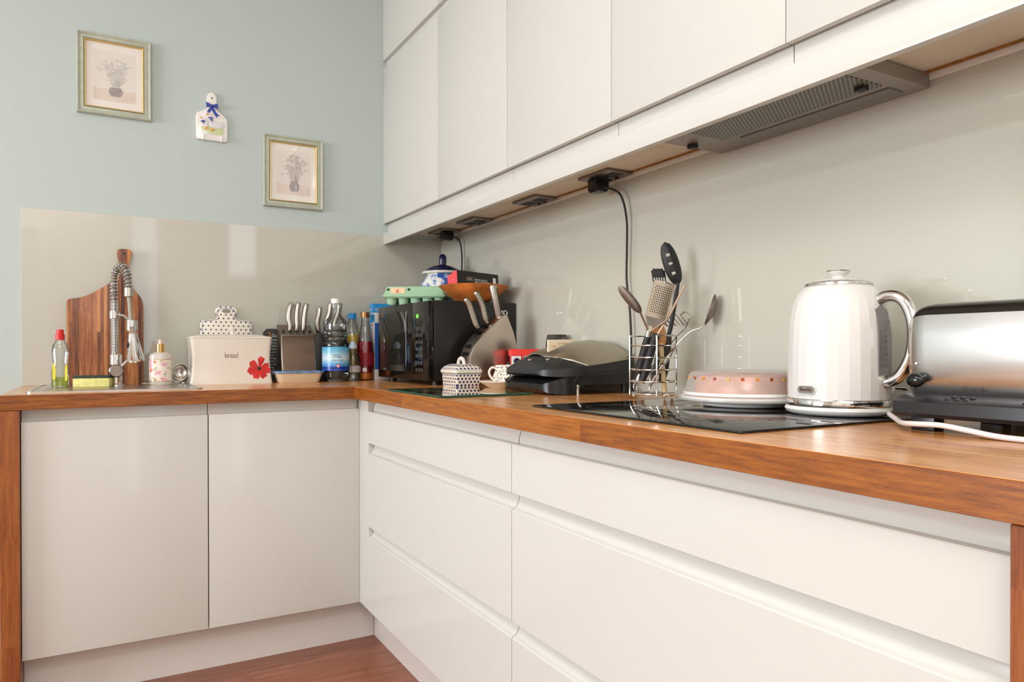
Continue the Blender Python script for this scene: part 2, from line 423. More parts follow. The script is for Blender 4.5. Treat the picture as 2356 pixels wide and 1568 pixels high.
# ---------------- wall cupboards
ux = -.281
ed = [0, -.602, -1.124, -1.647, -2.166, -2.70]
low = ['over the corner with the plugged-in socket', 'above the microwave', 'above the contact grill', 'directly over the left part of the extractor', 'over the right end of the extractor at the picture edge']
upl = ['in the top row nearest the blue wall', 'second in the top row', 'third in the top row', 'fourth in the top row', 'last of the top row above the kettle']
for i in range(5):
    y1, y0 = ed[i]-.0005, ed[i+1]+.0005; oy = (y0+y1)/2; h = (y1-y0)/2
    c = thing('wall_cupboard', 'white handleless wall cupboard '+low[i], 'cupboard', (-.14, oy, 1.551))
    B().box(ux+.14+.026, .139, -h, h, 0.010, .738).done('carcass', M_gloss, c)
    B().box(ux+.14+.030, .139, -h, h, 0.003, .0098).done('underside_panel', M_under, c)
    B().box(ux+.14, ux+.14+.0155, -h+.0004, h-.0004, .041, .724, .002).done('door', M_gloss, c)
    B().box(ux+.14+.0225, ux+.14+.0255, -h+.0006, h-.0006, .0005, .060, .0006, 1).done('finger_rail', M_gloss, c)
    c = thing('wall_cupboard', 'white handleless upper wall cupboard '+upl[i], 'cupboard', (-.14, oy, 2.29))
    B().box(ux+.14+.022, .139, -h, h, .0, .45).done('carcass', M_carc, c)
    B().box(ux+.14, ux+.14+.0155, -h+.0006, h-.0006, .019, .45, .002).done('door', M_gloss, c)
    B().box(ux+.14+.016, ux+.14+.0215, -h+.0008, h-.0008, -.016, .030, .0006, 1).done('finger_rail', M_gloss, c)
tag(B().box(ux, ux+.018, -2.70, -.001, 1.501, 1.5500, .0018, 2).done('pelmet', M_gloss), 'white pelmet board hanging along the bottom of the wall cupboards', 'pelmet')
B().box(-.027, -.0235, -2.70, -.008, 1.549, 1.5538).done('trim_1', mat('raw_chipboard_edge', '9A6B2E', 0.8, vary=0.5, vscale=90), kind='structure')
B().box(-.013, -.0068, -2.70, -.008, 1.541, 1.5538, .0008, 1).done('trim_2', M_white, kind='structure')

# ---------------- under-cupboard sockets
def socket(yc, label, plug=False):
    t = thing('socket', label, 'socket', (-.066, yc, 1.554), group='metal double sockets under the wall cupboards')
    B().box(-.046, .046, -.075, .075, -.009, 0, .002).done('face_plate', M_steel_d, t)
    for s in (-1, 1):
        q = B().box(-.020, .020, s*.036-.026, s*.036+.026, -.0105, -.008, .0008, 1).done('socket_insert', M_blackm, t)
        p = B()
        p.box(.006, .014, s*.036-.002, s*.036+.002, -.012, -.0104)
        for k in (-1, 1): p.box(-.012, -.008, s*.036+k*.011-.0035, s*.036+k*.011+.0035, -.012, -.0104)
        p.done('pin_holes', M_blackg, q)
        B().box(.026, .036, s*.018-.006, s*.018+.006, -.0125, -.008, .001, 1).done('rocker_switch', M_blackm, t)
    return t
socket(-.178, 'metal double socket under the cupboards in the corner, with a black plug in it')
socket(-.474, 'empty metal double socket just right of the corner socket, above the bowl')
socket(-.934, 'empty metal double socket in the middle of the row, left of the plugged one')
socket(-1.335, 'metal double socket nearest the extractor, with a black plug and long cable')
def plug_cable(yc, pts, l1):
    t = thing('plug', l1, 'plug', (-.066, yc, 1.5415))
    B().prism([(-.024, -.0), (-.024, -.026), (-.016, -.034), (.016, -.034), (.024, -.026), (.024, 0)], -.022, .022, 'y', .003).done('plug_body', M_black, t)
    B().tube(smooth_path([Vector(p)-Vector((-.066, yc, 1.5415)) for p in pts], 8), .0034, 8).done('cable', M_rubber, t)
plug_cable(-.205, [(-.060, -.222, 1.520), (-.045, -.245, 1.518), (-.030, -.258, 1.50), (-.022, -.262, 1.45), (-.022, -.262, 1.38), (-.022, -.262, 1.30), (-.022, -.262, 1.24), (-.020, -.262, 1.222)], 'black plug and short cable dropping behind the ginger jar')
plug_cable(-1.302, [(-.064, -1.322, 1.518), (-.055, -1.338, 1.515), (-.035, -1.37, 1.49), (-.025, -1.385, 1.42), (-.022, -1.383, 1.33), (-.022, -1.382, 1.24), (-.022, -1.397, 1.15), (-.022, -1.403, 1.05), (-.024, -1.398, .97), (-.03, -1.41, .93), (-.035, -1.44, .915)], 'black plug with long black cable hanging to the contact grill')

# ---------------- extractor hood
def mesh_mat():
    mt, nt, b = newmat('hood_filter_mesh'); N = NB(nt); x, y, z = N.sep()[0:3]
    p = .009; vr = N.m('DIVIDE', N.m('ADD', x, 1.0), p*.8); row = N.m('FLOOR', vr)
    ur = N.m('ADD', N.m('DIVIDE', N.m('ADD', y, 5.0), p), N.m('MULTIPLY', N.m('MODULO', row, 2.0), 0.5))
    du = N.m('ABSOLUTE', N.m('SUBTRACT', N.m('FRACT', ur), 0.5)); dv = N.m('ABSOLUTE', N.m('SUBTRACT', N.m('FRACT', vr), 0.5))
    k = N.m('LESS_THAN', N.m('MAXIMUM', du, dv), .36)
    N.l(N.mix(k, 'A39C92', '2C2A26'), b.inputs['Base Color']); setp(b, rough=.4, metal=.4)
    return mt
hd = thing('extractor_hood', 'slim grey built-in extractor hood under the wall cupboards above the hob', 'extractor hood', (-.13, -2.01, 1.53))
B().box(-.125, .117, -.262, .262, -.004, .021, .002).done('body', M_hood, hd)
B().box(-.105, .028, -.225, .172, -.0062, -.0035, .0008, 1).done('filter', mesh_mat(), hd)
B().box(.05, .095, -.225, .14, -.0062, -.0035, .0008, 1).done('light_lens', mat('hood_lens', '6E675F', 0.15), hd)
for yy in (.238, -.205):
    B().box(-.012, .006, yy-.010, yy+.010, -.014, -.003, .002).done('catch', M_blackm, hd)

# ================================================================== SINK AREA
sk = thing('sink', 'inset stainless steel sink with raised rim at the left end of the worktop', 'sink', (-1.32, -.3, ZT))
def ring_plate(b, w0, d0, w1, d1, z0, z1, cx=0, cy=0, r=.02, cx1=None, cy1=None):
    o = rrect(w0, d0, r, 5, cx, cy); i = rrect(w1, d1, r*.8, 5, cx if cx1 is None else cx1, cy if cy1 is None else cy1)
    b.loft([[(u, v, z0) for u, v in o], [(u, v, z1) for u, v in o], [(u, v, z1) for u, v in i], [(u, v, z0) for u, v in i], [(u, v, z0) for u, v in o]], cap=False)
b = B()
ring_plate(b, .478, .488, .452, .462, .0, .0042)
ring_plate(b, .454, .464, .40, .225, .0, .0022, 0, 0, .02, 0, -.102)
b.done('rim', M_chrome_w, sk)
o = [(u, v) for u, v in rrect(.400, .225, .05, 6, 0, -.102)]; i = [(u, v) for u, v in rrect(.36, .19, .05, 6, 0, -.102)]
B().loft([[(u, v, .0022) for u, v in o], [(u, v, -.03) for u, v in o], [(u, v, -.16) for u, v in i]], cap=True).done('bowl', M_steel, sk)

# tap, base at (-1.322,-.215)
tp = thing('kitchen_tap', 'tall chrome spring-neck pull-down kitchen tap on the sink', 'tap', (-1.322, -.195, ZT+.0022))
B().lathe([(0, 0), (.027, 0), (.027, .005), (.021, .008), (.0205, .062), (.017, .066)], 28).done('tap_body', M_chrome, tp)
vz = .052
B().cyl((0, -.016, vz), (0, -.034, vz), .0225, n=28).cyl((0, -.034, vz), (0, -.037, vz), .0225, .019, n=28).done('valve_disc', M_steel_d, tp)
B().cyl((.012, -.026, vz+.012), (.066, -.03, vz+.070), .0045, .0035, 10).done('lever', M_chrome, tp)
B().lathe([(0, .066), (.012, .067), (.012, .072), (.0195, .074), (.0195, .108), (.014, .112), (0, .112)], 28).done('collar', M_chrome, tp)
path = [(-.004, 0, .10), (-.004, 0, .2), (-.005, 0, .3), (-.005, 0, .355), (-.002, -.010, .392), (.014, -.036, .412), (.029, -.062, .395), (.036, -.076, .360), (.038, -.080, .325)]
sp = smooth_path(path, 10)
def coil(path, r, wire, pitchf, n=12):
    out = []; acc = 0.0; ang = 0.0; prevn = Vector((0, 1, 0))
    P = [Vector(p) for p in path]; prev = P[0]; s = 0; step = []
    L = [0]
    for a, c in zip(P[:-1], P[1:]): L.append(L[-1]+(c-a).length)
    tot = L[-1]; s = 0; k = 0; 
    while s < tot:
        while k < len(L)-2 and L[k+1] < s: k += 1
        t = (s-L[k])/(L[k+1]-L[k]); p = P[k].lerp(P[k+1], t); tg = (P[k+1]-P[k]).normalized()
        nn = Vector((1, 0, 0)); nn = (nn-tg*nn.dot(tg)).normalized(); bn = tg.cross(nn)
        out.append(p+r*(cos(ang)*nn+sin(ang)*bn)); ang += 2*pi/n; s += pitchf(p, s)/n
    return out
B().tube(sp, .0095, 10).done('inner_hose', mat('grey_hose', '77736C', 0.45), tp)
tl = 0.19
B().tube(coil(sp, .0128, .002, lambda p, s: .0052 if s < tl else .0125), .0021, 6).done('spring', M_chrome, tp)
B().cyl((.038, -.080, .335), (.038, -.081, .306), .0150, n=24).done('spring_end_collar', M_steel, tp)
B().tube(smooth_path([(.038, -.081, .31), (.041, -.092, .26), (.044, -.106, .215), (.046, -.112, .185)]), .0068, 10).done('outlet_hose', mat('grey_hose_pale', '9A9588', 0.4), tp)
B().lathe([(.013, -.026), (.0165, -.026), (.0165, -.002), (.013, -.002), (.013, -.026)], 24, (-.004, 0, .26)).tube([(.008, -.008, .247), (.026, -.05, .240), (.040, -.092, .222)], .0045, 8) \
   .lathe([(.0135, 0), (.017, 0), (.017, .034), (.0135, .034), (.0135, 0)], 20, (.046, -.110, .19)).done('holder_arm', M_chrome, tp)
hdm = Matrix.Translation((.048, -.116, .175)) @ Matrix.Rotation(R(8), 4, 'X') @ Matrix.Rotation(R(-6), 4, 'Y')
B().lathe([(0, .03), (.0095, .03), (.0095, .008), (.0135, .004), (.0275, -.082), (.027, -.090), (0, -.090)], 28).xf(hdm).done('spray_head', M_chrome, tp)
B().ball((-.0175, -.006, -.032), .009, .6, .8, 1.3).xf(hdm).done('spray_button', M_black, tp)

# washing-up liquid
t = thing('washing_up_liquid_bottle', 'clear washing-up liquid bottle with red cap and a little green liquid', 'bottle', (-1.487, -.20, ZT+.0022))
B().lathe([(0, 0), (.022, .001), (.024, .006), (.024, .05), (.020, .085), (.0235, .115), (.021, .14), (.012, .155), (.011, .162), (0, .162)], 28, sx=1.05, sy=.8).done('bottle_body', M_pet, t)
B().lathe([(0, .002), (.0215, .003), (.0225, .008), (.0225, .034), (0, .034)], 28, sx=1.03, sy=.78).done('liquid', mat('green_liquid', 'CAD65A', 0.1, trans=.6), t)
B().lathe([(0, .158), (.0135, .158), (.0135, .176), (.011, .178), (.011, .186), (.0105, .193), (0, .194)], 24).done('cap', M_red, t)
B().prism([(-.022, .03), (-.016, .022), (-.013, .03), (-.012, .06), (-.016, .078), (-.021, .082)], -.0195, -.018, 'y').done('label', mat('yellow_label', 'E8DC3C', .4), t)
B().prism([(.014, .02), (.020, .022), (.0215, .03), (.021, .070), (.016, .078), (.014, .06)], -.0185, -.0172, 'y').done('label', mat('yellow_label', 'E8DC3C', .4), t)

# sponge
t = thing('sponge', 'yellow washing-up sponge with dark green scourer on the sink rim', 'sponge', (-1.392, -.235, ZT+.0022), R(-8))
B().box(-.054, .054, -.034, .034, 0, .030, .004).done('sponge_foam', mat('yellow_foam', 'E6E08E', .9, bump=1.0, bscale=500, vary=.12, vscale=90), t)
B().box(-.053, .053, -.034, .034, .030, .038, .002).done('scourer', mat('dark_green_scourer', '39443A', .95, bump=1, bscale=400), t)

# lotion bottle
def floral():
    mt, nt, b = newmat('floral_label'); N = NB(nt)
    n1 = N.noise(N.tc.outputs['Object'], 45, 3); n2 = N.noise(N.comb(*[N.m('ADD', q, .37) for q in N.sep()[0:3]]), 60, 3); n3 = N.noise(N.comb(*[N.m('ADD', q, 1.37) for q in N.sep()[0:3]]), 52, 2)
    c = N.mix(N.ramp(n1, [(.55, '000000'), (.62, 'FFFFFF')]), 'F1E7D8', 'E9A9B4')
    c = N.mix(N.ramp(n2, [(.60, '000000'), (.66, 'FFFFFF')]), c, '9FAE7C')
    c = N.mix(N.ramp(n3, [(.63, '000000'), (.68, 'FFFFFF')]), c, 'E27A4A')
    N.l(c, b.inputs['Base Color']); setp(b, rough=.35); return mt
t = thing('lotion_bottle', 'hand lotion bottle with floral label and gold pump collar on the sink', 'bottle', (-1.183, -.205, ZT+.0022))
B().lathe([(0, 0), (.033, 0), (.0365, .004), (.0365, .098), (.034, .108), (.02, .116), (.012, .117)], 36, sy=.7).done('bottle_body', mat('pearl_plastic', 'D8CFC4', .3), t)
B().lathe([(.0360, .014), (.0372, .014), (.0372, .090), (.0360, .090), (.036, .014)], 36, sy=.7).done('label', floral(), t)
for z in (.013, .090): B().lathe([(.0366, z), (.0376, z), (.0376, z+.0015), (.0366, z+.0015), (.0366, z)], 36, sy=.7).done('gold_line', M_gold, t)
B().lathe([(0, .115), (.0145, .115), (.0145, .145), (0, .1455)], 28).done('pump_collar', M_gold, t)
B().lathe([(0, .145), (.007, .145), (.007, .158), (.005, .161), (0, .161)], 18).done('pump_head', mat('blush_plastic', 'E4C9BC', .3), t)

# ladle lying by the splashback
t = thing('ladle', 'old stainless steel ladle resting on its side beside the bread bin', 'ladle', (-1.112, -.085, ZT+.0042))
bm = B()
prof = [(.036*cos(a), -.036*sin(a)) for a in [i*pi/2/8 for i in range(9)]]
bm.lathe([(r, z) for r, z in prof]+[(r*.95, z*.95) for r, z in prof[::-1]]+[prof[0]], 28)
bm.xf(Matrix.Translation((0, 0, .037)) @ Matrix.Rotation(R(55), 4, 'Z') @ Matrix.Rotation(R(-72), 4, 'Y')).done('ladle_cup', M_steel, t)
B().tube(smooth_path([(-.018, .03, .06), (-.05, .035, .04), (-.10, .03, .015), (-.17, .02, .005)]), [.004]*19, 8).done('ladle_handle', M_steel, t)

# cutting board with handle
t = thing('chopping_board', 'tall acacia paddle chopping board with shaped handle leaning behind the tap', 'chopping board', (-1.352, -.070, ZT+.001))
sh = smooth_path([(.122, .290, 0), (.118, .312, 0), (.108, .330, 0), (.090, .350, 0), (.073, .374, 0), (.063, .402, 0), (.061, .43, 0), (.066, .458, 0), (.074, .482, 0), (.070, .496, 0), (.060, .500, 0), (.040, .500, 0), (.028, .497, 0), (.024, .486, 0), (.028, .46, 0), (.031, .435, 0), (.026, .405, 0), (.012, .380, 0), (-.010, .357, 0), (-.038, .335, 0), (-.070, .319, 0), (-.095, .312, 0), (-.110, .310, 0), (-.119, .304, 0), (-.122, .292, 0)], 3)
sh = [Vector((v.x+.013*max(0, min(1, (v.y-.34)/.06)), v.y, 0)) for v in sh]
pts = [(-.112, 0), (.112, 0), (.120, .003), (.122, .012)]+[(v.x, v.y) for v in sh]+[(-.122, .012), (-.120, .003)]
B().prism(pts, 0, .018, 'y', .0035).xf(Matrix.Rotation(R(-4.2), 4, 'X')).done('board_blade', M_board, t)
B().cyl((.061, -.0009, .482), (.061, .002, .482), .0045, n=14).xf(Matrix.Rotation(R(-4.2), 4, 'X')).done('hanging_hole', M_blackm, t)

# bread bin
bb = thing('bread_bin', 'cream ceramic bread bin with poppy flower and worn bread lettering', 'bread bin', (-.942, -.135, ZT))
def rr3(w, d, r, z): return [(u, v, z) for u, v in rrect(w, d, r, 5)]
rings = []
for i in range(15):
    t = i/14; k = 1-.045*sin(pi*min(1, t*1.0)); rings.append(rr3(.292*k-.006*t, .152*k, .012, .168*t))
B().loft(rings).done('bin_body', M_cream, bb)
rings = [rr3(.286, .15, .012, .168), rr3(.290, .154, .012, .171), rr3(.288, .152, .012, .175), rr3(.22, .10, .02, .184), rr3(.12, .04, .015, .187)]
B().loft(rings).done('lid', M_cream, bb)
B().lathe([(0, .184), (.008, .186), (.007, .195), (.012, .204), (.0135, .208), (.012, .211), (0, .212)], 20, (.012, 0, 0)).done('lid_knob', M_cream, bb)
def binf(z): return -(.076*(1-.045*sin(pi*max(0, min(1, z/.168)))))-.0007
def flower(b, cx, cz, y, Rr):
    for k, (a0, rr, w) in enumerate(((78, 1.1, .42), (142, 1.0, .52), (195, 1.05, .52), (247, .98, .50), (300, .98, .52), (348, 1.0, .48), (26, .92, .38))):
        a = R(a0); ring = [(cx+.3*Rr*cos(a-w), binf(cz), cz+.3*Rr*sin(a-w))]
        for j in range(13):
            t = -1+2*j/12; aa = a+w*t*.85; rad = Rr*rr*(1-.22*abs(t)**3)*(1+.05*sin(7*t+k)); zz = cz+rad*sin(aa); ring.append((cx+rad*cos(aa), binf(zz), zz))
        ring.append((cx+.3*Rr*cos(a+w), binf(cz), cz+.3*Rr*sin(a+w))); vs = [b.bm.verts.new((cx, binf(cz)-.001, cz))]+[b.bm.verts.new((p[0], p[1]-k*.00003, p[2])) for p in ring]
        b.bm.faces.new(vs)
fb = B(); flower(fb, .096, .056, -.0702, .041)
bmesh.ops.triangulate(fb.bm, faces=fb.bm.faces[:])
fb.done('poppy_motif', mat('poppy_red', 'D2231F', .3, vary=.25, vscale=60), bb)
B().cyl((.096, -.073, .056), (.096, -.0768, .056), .008, .005, 14).done('poppy_centre', mat('poppy_centre', '3A2222', .5), bb)
text('bread', .027, face_y(-.028, -.0734, .098), mat('worn_print', 'A09682', .5), bb, 'lettering', .0012, sx=.78)

# polka dot serving board behind the bread bin
t = thing('serving_board', 'cream pottery serving board with blue dots standing behind the bread bin', 'serving board', (-.937, -.050, ZT))
hs = smooth_path([(.096, .225, 0), (.095, .236, 0), (.086, .243, 0), (.060, .247, 0), (.042, .250, 0), (.033, .258, 0), (.034, .266, 0), (.040, .275, 0), (.040, .286, 0), (.031, .296, 0), (.014, .300, 0)], 3)
pts = [(-.094, 0), (.094, 0), (.096, .01)]+[(v.x, v.y) for v in hs]+[(-v.x, v.y) for v in hs[::-1]]+[(-.096, .01)]
rot = Matrix.Rotation(R(-5.5), 4, 'X')
B().prism(pts, 0, .010, 'y', .003).xf(rot).done('board_plate', polka('polka_board', 'flat', .0185, .0031), t)
inner = [(x*(.92 if z < .247 else .84), z*.94+.011 if z < .247 else .247+(z-.247)*.86-.002) for x, z in pts]
bb2 = B().tube([(x, -.0003, z) for x, z in inner], .0009, 5, closed=True); bb2.xf(rot).done('rim_line', M_blue, t)
B().lathe([(0, 0), (.016, 0), (.016, .003), (0, .003)], 24, sy=.42).xf(rot @ Matrix.Translation((0, .0005, .281)) @ Matrix.Rotation(R(90), 4, 'X')).done('hand_hole', mat('hole_grey', '8B8676', .6), t)

# slate sign behind block
t = thing('slate_sign', 'black board covered in white writing leaning between bread bin and knife block', 'sign', (-.725, -.038, ZT))
B().prism([(-.07, 0), (.07, 0), (.07, .205), (.062, .214), (-.056, .214), (-.070, .200)], 0, .007, 'y', .001).xf(Matrix.Rotation(R(-6), 4, 'X')).done('board_panel', mat('slate', '2C2B2A', .6), t)
mw = Matrix.Rotation(R(-6), 4, 'X'); wtx = mat('chalk_white', 'D8D6D0', .6)
for k, s in enumerate(['1. Those ar', 'weigh man', 'ting eating', '4. There', 'discuss D', 'dinner -', '7. Hung', '8. skin o', '- you For', 'sitting', '5. carry', '- of a']):
    text(s, .0125, mw @ face_y(-.062, -.0005, .165-k*.0125), wtx, t, 'writing_line')
text('2', .028, mw @ face_y(-.053, -.0006, .180), mat('orange_print', 'D98A3A', .5), t, 'orange_numeral', .0006)
text('Gun', .018, mw @ face_y(-.038, -.0006, .180), wtx, t, 'heading', .0006)

# knife block with curved steel front
def knife(parent, pts, w=.010, name='knife_handle'):
    s = smooth_path(pts, 5); n = len(s); rs = [w*(.80+.20*min(1, 2.2*i/(n-1))) for i in range(n)]; rs[0] *= .6; rs[-1] *= .6; rs[-2] *= .92
    return B().tube(s, rs, 12, flat=.95).done(name, M_steel, parent)
kb = thing('knife_block', 'steel-fronted knife block holding three steel knives, behind the blue-rimmed dish', 'knife block', (-.683, -.105, ZT))
pr = [(-.052, 0), (-.048, .05), (-.036, .10), (-.028, .150), (-.030, .186), (.046, .228), (.050, .10), (.050, 0)]
B().prism(pr, -.068, .068, 'x', .003).done('block_body', M_steel_d, kb, ang=25)
fp = [(-.0535, .0), (-.0500, .05), (-.038, .10), (-.030, .150), (-.0318, .183)]
ring = []
B().prism(fp+[(x+.001, z) for x, z in fp[::-1]], -.062, .062, 'x').done('front_plate', mat('bronzed_steel', '7D685A', .22, metal=1), kb, ang=40)
B().box(-.066, .066, -.0575, -.0525, .0, .026, .002).done('front_foot', M_steel, kb)
def blocktop(y): return .186+(y+.03)*(.042/.076)
for k, x in enumerate((-.052, -.026, 0, .026, .052)):
    B().box(x-.004, x+.004, -.012, .014, blocktop(-.012)-.002, blocktop(.002)+.0020).xf(Matrix.Identity(4)).done('slot', M_blackg, kb)
def handle_knife(loc, pts, label, grp):
    t = thing('kitchen_knife', label, 'knife', loc, group=grp)
    knife(t, pts, .0128)
    a = Vector(pts[0]); d_ = (Vector(pts[1])-a).normalized()
    return t
handle_knife((-.709, -.102, ZT+.196), [(0, 0, .004), (.003, -.004, .025), (-.003, 0, .06), (.002, .004, .10), (.012, .008, .118)], 'steel-handled knife, leftmost of the three in the steel-fronted block', 'knives in the steel-fronted block')
handle_knife((-.683, -.102, ZT+.196), [(0, 0, .004), (.003, -.004, .025), (.002, 0, .06), (.006, .004, .10), (.012, .008, .122)], 'steel-handled knife, middle one of the steel-fronted block', 'knives in the steel-fronted block')
handle_knife((-.657, -.102, ZT+.196), [(0, 0, .004), (.003, -.004, .025), (.005, 0, .06), (.012, .004, .10), (.018, .008, .118)], 'steel-handled knife, rightmost of the three in the steel-fronted block', 'knives in the steel-fronted block')

# baking dish
t = thing('baking_dish', 'small cream oven dish with blue rim in front of the knife block', 'dish', (-.700, -.205, ZT))
def dish_ring(w, d, z, r=.018): return [(u, v, z) for u, v in rrect(w, d, r, 5)]
B().loft([dish_ring(.148, .066, 0), dish_ring(.154, .072, .004), dish_ring(.176, .088, .040), dish_ring(.170, .082, .040), dish_ring(.148, .066, .008)]).done('dish_body', M_cream2, t)
B().loft([dish_ring(.176, .088, .036), dish_ring(.188, .098, .038), dish_ring(.188, .098, .044), dish_ring(.170, .082, .0445), dish_ring(.170, .082, .036)], cap=False).done('dish_rim', mat('mottled_blue_glaze', '6E90BE', .2, vary=.5, vscale=25), t)

# second knife block (black) with knives, behind water bottle
kb = thing('knife_block', 'black knife block behind the water bottle', 'knife block', (-.555, -.085, ZT))
B().prism([(-.062, 0), (.066, 0), (.074, .13), (.050, .196), (-.044, .196), (-.066, .175)], -.045, .050, 'y', .004).done('block_body', mat('black_block', '242120', .35), kb)
for x in (-.034, 0, .034): B().box(x-.005, x+.005, -.015, .015, .195, .1975).done('slot', M_blackg, kb)
for x, pts, s in ((-.589, [(0, 0, 0), (-.004, 0, .04), (.003, 0, .08), (.006, .004, .105)], 'steel-handled knife, leftmost in the black block'),
               (-.555, [(0, 0, 0), (-.004, 0, .04), (.010, 0, .08), (.018, .004, .128)], 'steel-handled knife seen through the water bottle neck, middle of the black block'),
               (-.521, [(0, 0, 0), (0, 0, .04), (.014, 0, .085), (.022, .004, .125)], 'steel-handled knife, rightmost in the black block')):
    handle_knife((x, -.085, ZT+.198), pts, s, 'knives in the black block')

# water bottle 2l
def water_label():
    mt, nt, b = newmat('water_label'); N = NB(nt); z = N.sep()[2]
    w = N.m('ADD', z, N.m('MULTIPLY', N.noise(N.comb(0, 0, N.m('MULTIPLY', z, 1)), 60), .012))
    c = N.ramp(N.m('DIVIDE', N.m('SUBTRACT', w, .045), .095), [(0, '1440B4'), (.10, '0F5AD2'), (.13, '1B2F86'), (.22, '16308C'), (.24, '2E86D8'), (.42, '8CC8E8'), (.55, 'D6ECF2'), (.68, 'BFE2EE'), (.85, '7CC4E2'), (1, '5AAFD8')])
    N.l(c, b.inputs['Base Color']); setp(b, rough=.25); return mt
t = thing('water_bottle', 'large clear bottle of still water with blue label and white cap', 'bottle', (-.548, -.192, ZT))
rib = [(0, 0), (.030, 0), (.046, .006), (.052, .022), (.050, .030), (.053, .040), (.053, .050), (.0525, .136), (.053, .142), (.053, .150), (.050, .158), (.0455, .166), (.0445, .172), (.047, .180), (.052, .190), (.051, .198), (.0465, .203), (.048, .209), (.0465, .215), (.048, .221), (.046, .227), (.047, .233), (.043, .241), (.036, .250), (.027, .258), (.021, .268), (.0175, .285), (.0165, .305), (.0165, .312), (0, .312)]
B().lathe(rib, 40, mod=lambda a, z: 1-.035*max(0, cos(5*a))*(1 if z < .03 else 0)).done('bottle_body', M_pet, t)
B().lathe([(0, .004), (.044, .008), (.050, .022), (.0505, .04), (.0505, .15), (.043, .168), (.049, .185), (.0495, .194), (.044, .204), (.044, .22), (0, .2205)], 40).done('water', mat('water', 'F4F8F8', 0.0, trans=1, ior=1.25), t)
B().lathe([(.0532, .045), (.0538, .045), (.0538, .138), (.0532, .138), (.0532, .045)], 40).done('label', water_label(), t)
B().lathe([(0, .312), (.0185, .312), (.0185, .329), (.0175, .331), (0, .331)], 24, mod=lambda a, z: 1+.02*cos(20*a)).done('cap', M_white, t)
cdir = -R(122)
def on_cyl(s, size, r, z, ang, mt, parent, name, sx=1, ext=.0003):
    o = text(s, size, Matrix.Rotation(R(90), 4, 'X'), mt, parent, name, ext, 'CENTER', sx)
    for v in o.data.vertices:
        u = v.co.x; rr = r-v.co.y; a = ang+u/r; v.co = Vector((rr*cos(a), rr*sin(a), z+v.co.z))
    return o
wdir = math.atan2(-3.0717+.192, -1.3664+.548)
on_cyl('STILL', .019, .0542, .095, wdir+.12, mat('print_navy', '2A3C6A', .5), t, 'lettering', .8)
on_cyl('SPRING WATER', .006, .0542, .084, wdir+.14, mat('print_blue', '5F8FC0', .5), t, 'small_lettering')
hb = B()
for (nm, col_, pts_) in (('heart_badge', 'C22838', [(0, -.009), (.009, .002), (.0085, .007), (.004, .0085), (0, .005), (-.004, .0085), (-.0085, .007), (-.009, .002)]),
                         ('heart_cross', 'F2F0F0', [(-.0015, -.006), (.0015, -.006), (.0015, .0005), (.0075, .0005), (.0075, .0035), (.0015, .0035), (.0015, .006), (-.0015, .006), (-.0015, .0035), (-.0075, .0035), (-.0075, .0005), (-.0015, .0005)])):
    off = .0546 if nm == 'heart_badge' else .0549
    b_ = B().prism(pts_, -.0001, .0001, 'y')
    for v in b_.bm.verts:
        a = wdir+.16+v.co.x/.054; rr = off-v.co.y; v.co = Vector((rr*cos(a), rr*sin(a), .062+v.co.z))
    b_.done(nm, mat(nm+'_colour', col_, .4), t)

# small water bottle
t = thing('water_bottle', 'small clear plastic water bottle with white barcode label behind the large one', 'bottle', (-.466, -.156, ZT))
B().lathe([(0, 0), (.024, 0), (.031, .006), (.031, .025), (.029, .03), (.0305, .034), (.0305, .062), (.028, .067), (.030, .075), (.029, .095), (.020, .118), (.013, .128), (.013, .136), (0, .136)], 32).done('bottle_body', M_pet, t)
B().lathe([(0, .003), (.028, .006), (.0285, .06), (.027, .07), (0, .0705)], 28).done('water', mat('water', 'F4F8F8', 0, trans=1, ior=1.25), t)
B().lathe([(.0305, .036), (.0312, .036), (.0312, .062), (.0305, .062), (.0305, .036)], 28).done('label', mat('grey_white_label', 'BDB7AF', .4, vary=.25, vscale=120), t)
B().lathe([(0, .133), (.0155, .133), (.0155, .150), (0, .151)], 20).lathe([(0, .15), (.011, .150), (.010, .160), (0, .161)], 20).done('cap', mat('pale_blue_plastic', 'C6D4E6', .3), t)

# squash bottle with blue cap
t = thing('juice_bottle', 'clear juice bottle with bright blue cap and yellow drink', 'bottle', (-.436, -.046, ZT))
B().lathe([(0, 0), (.034, 0), (.037, .006), (.037, .15), (.034, .185), (.024, .225), (.016, .25), (.014, .258), (0, .258)], 32).done('bottle_body', M_pet, t)
B().lathe([(0, .004), (.034, .006), (.0350, .15), (.032, .185), (.0308, .192), (0, .192)], 32).done('juice', mat('yellow_juice', 'EBC93A', .15, trans=.25), t)
B().lathe([(0, .258), (.0175, .258), (.0175, .282), (0, .283)], 24, mod=lambda a, z: 1+.02*cos(18*a)).done('cap', mat('bright_blue_plastic', '1E96DC', .3), t)
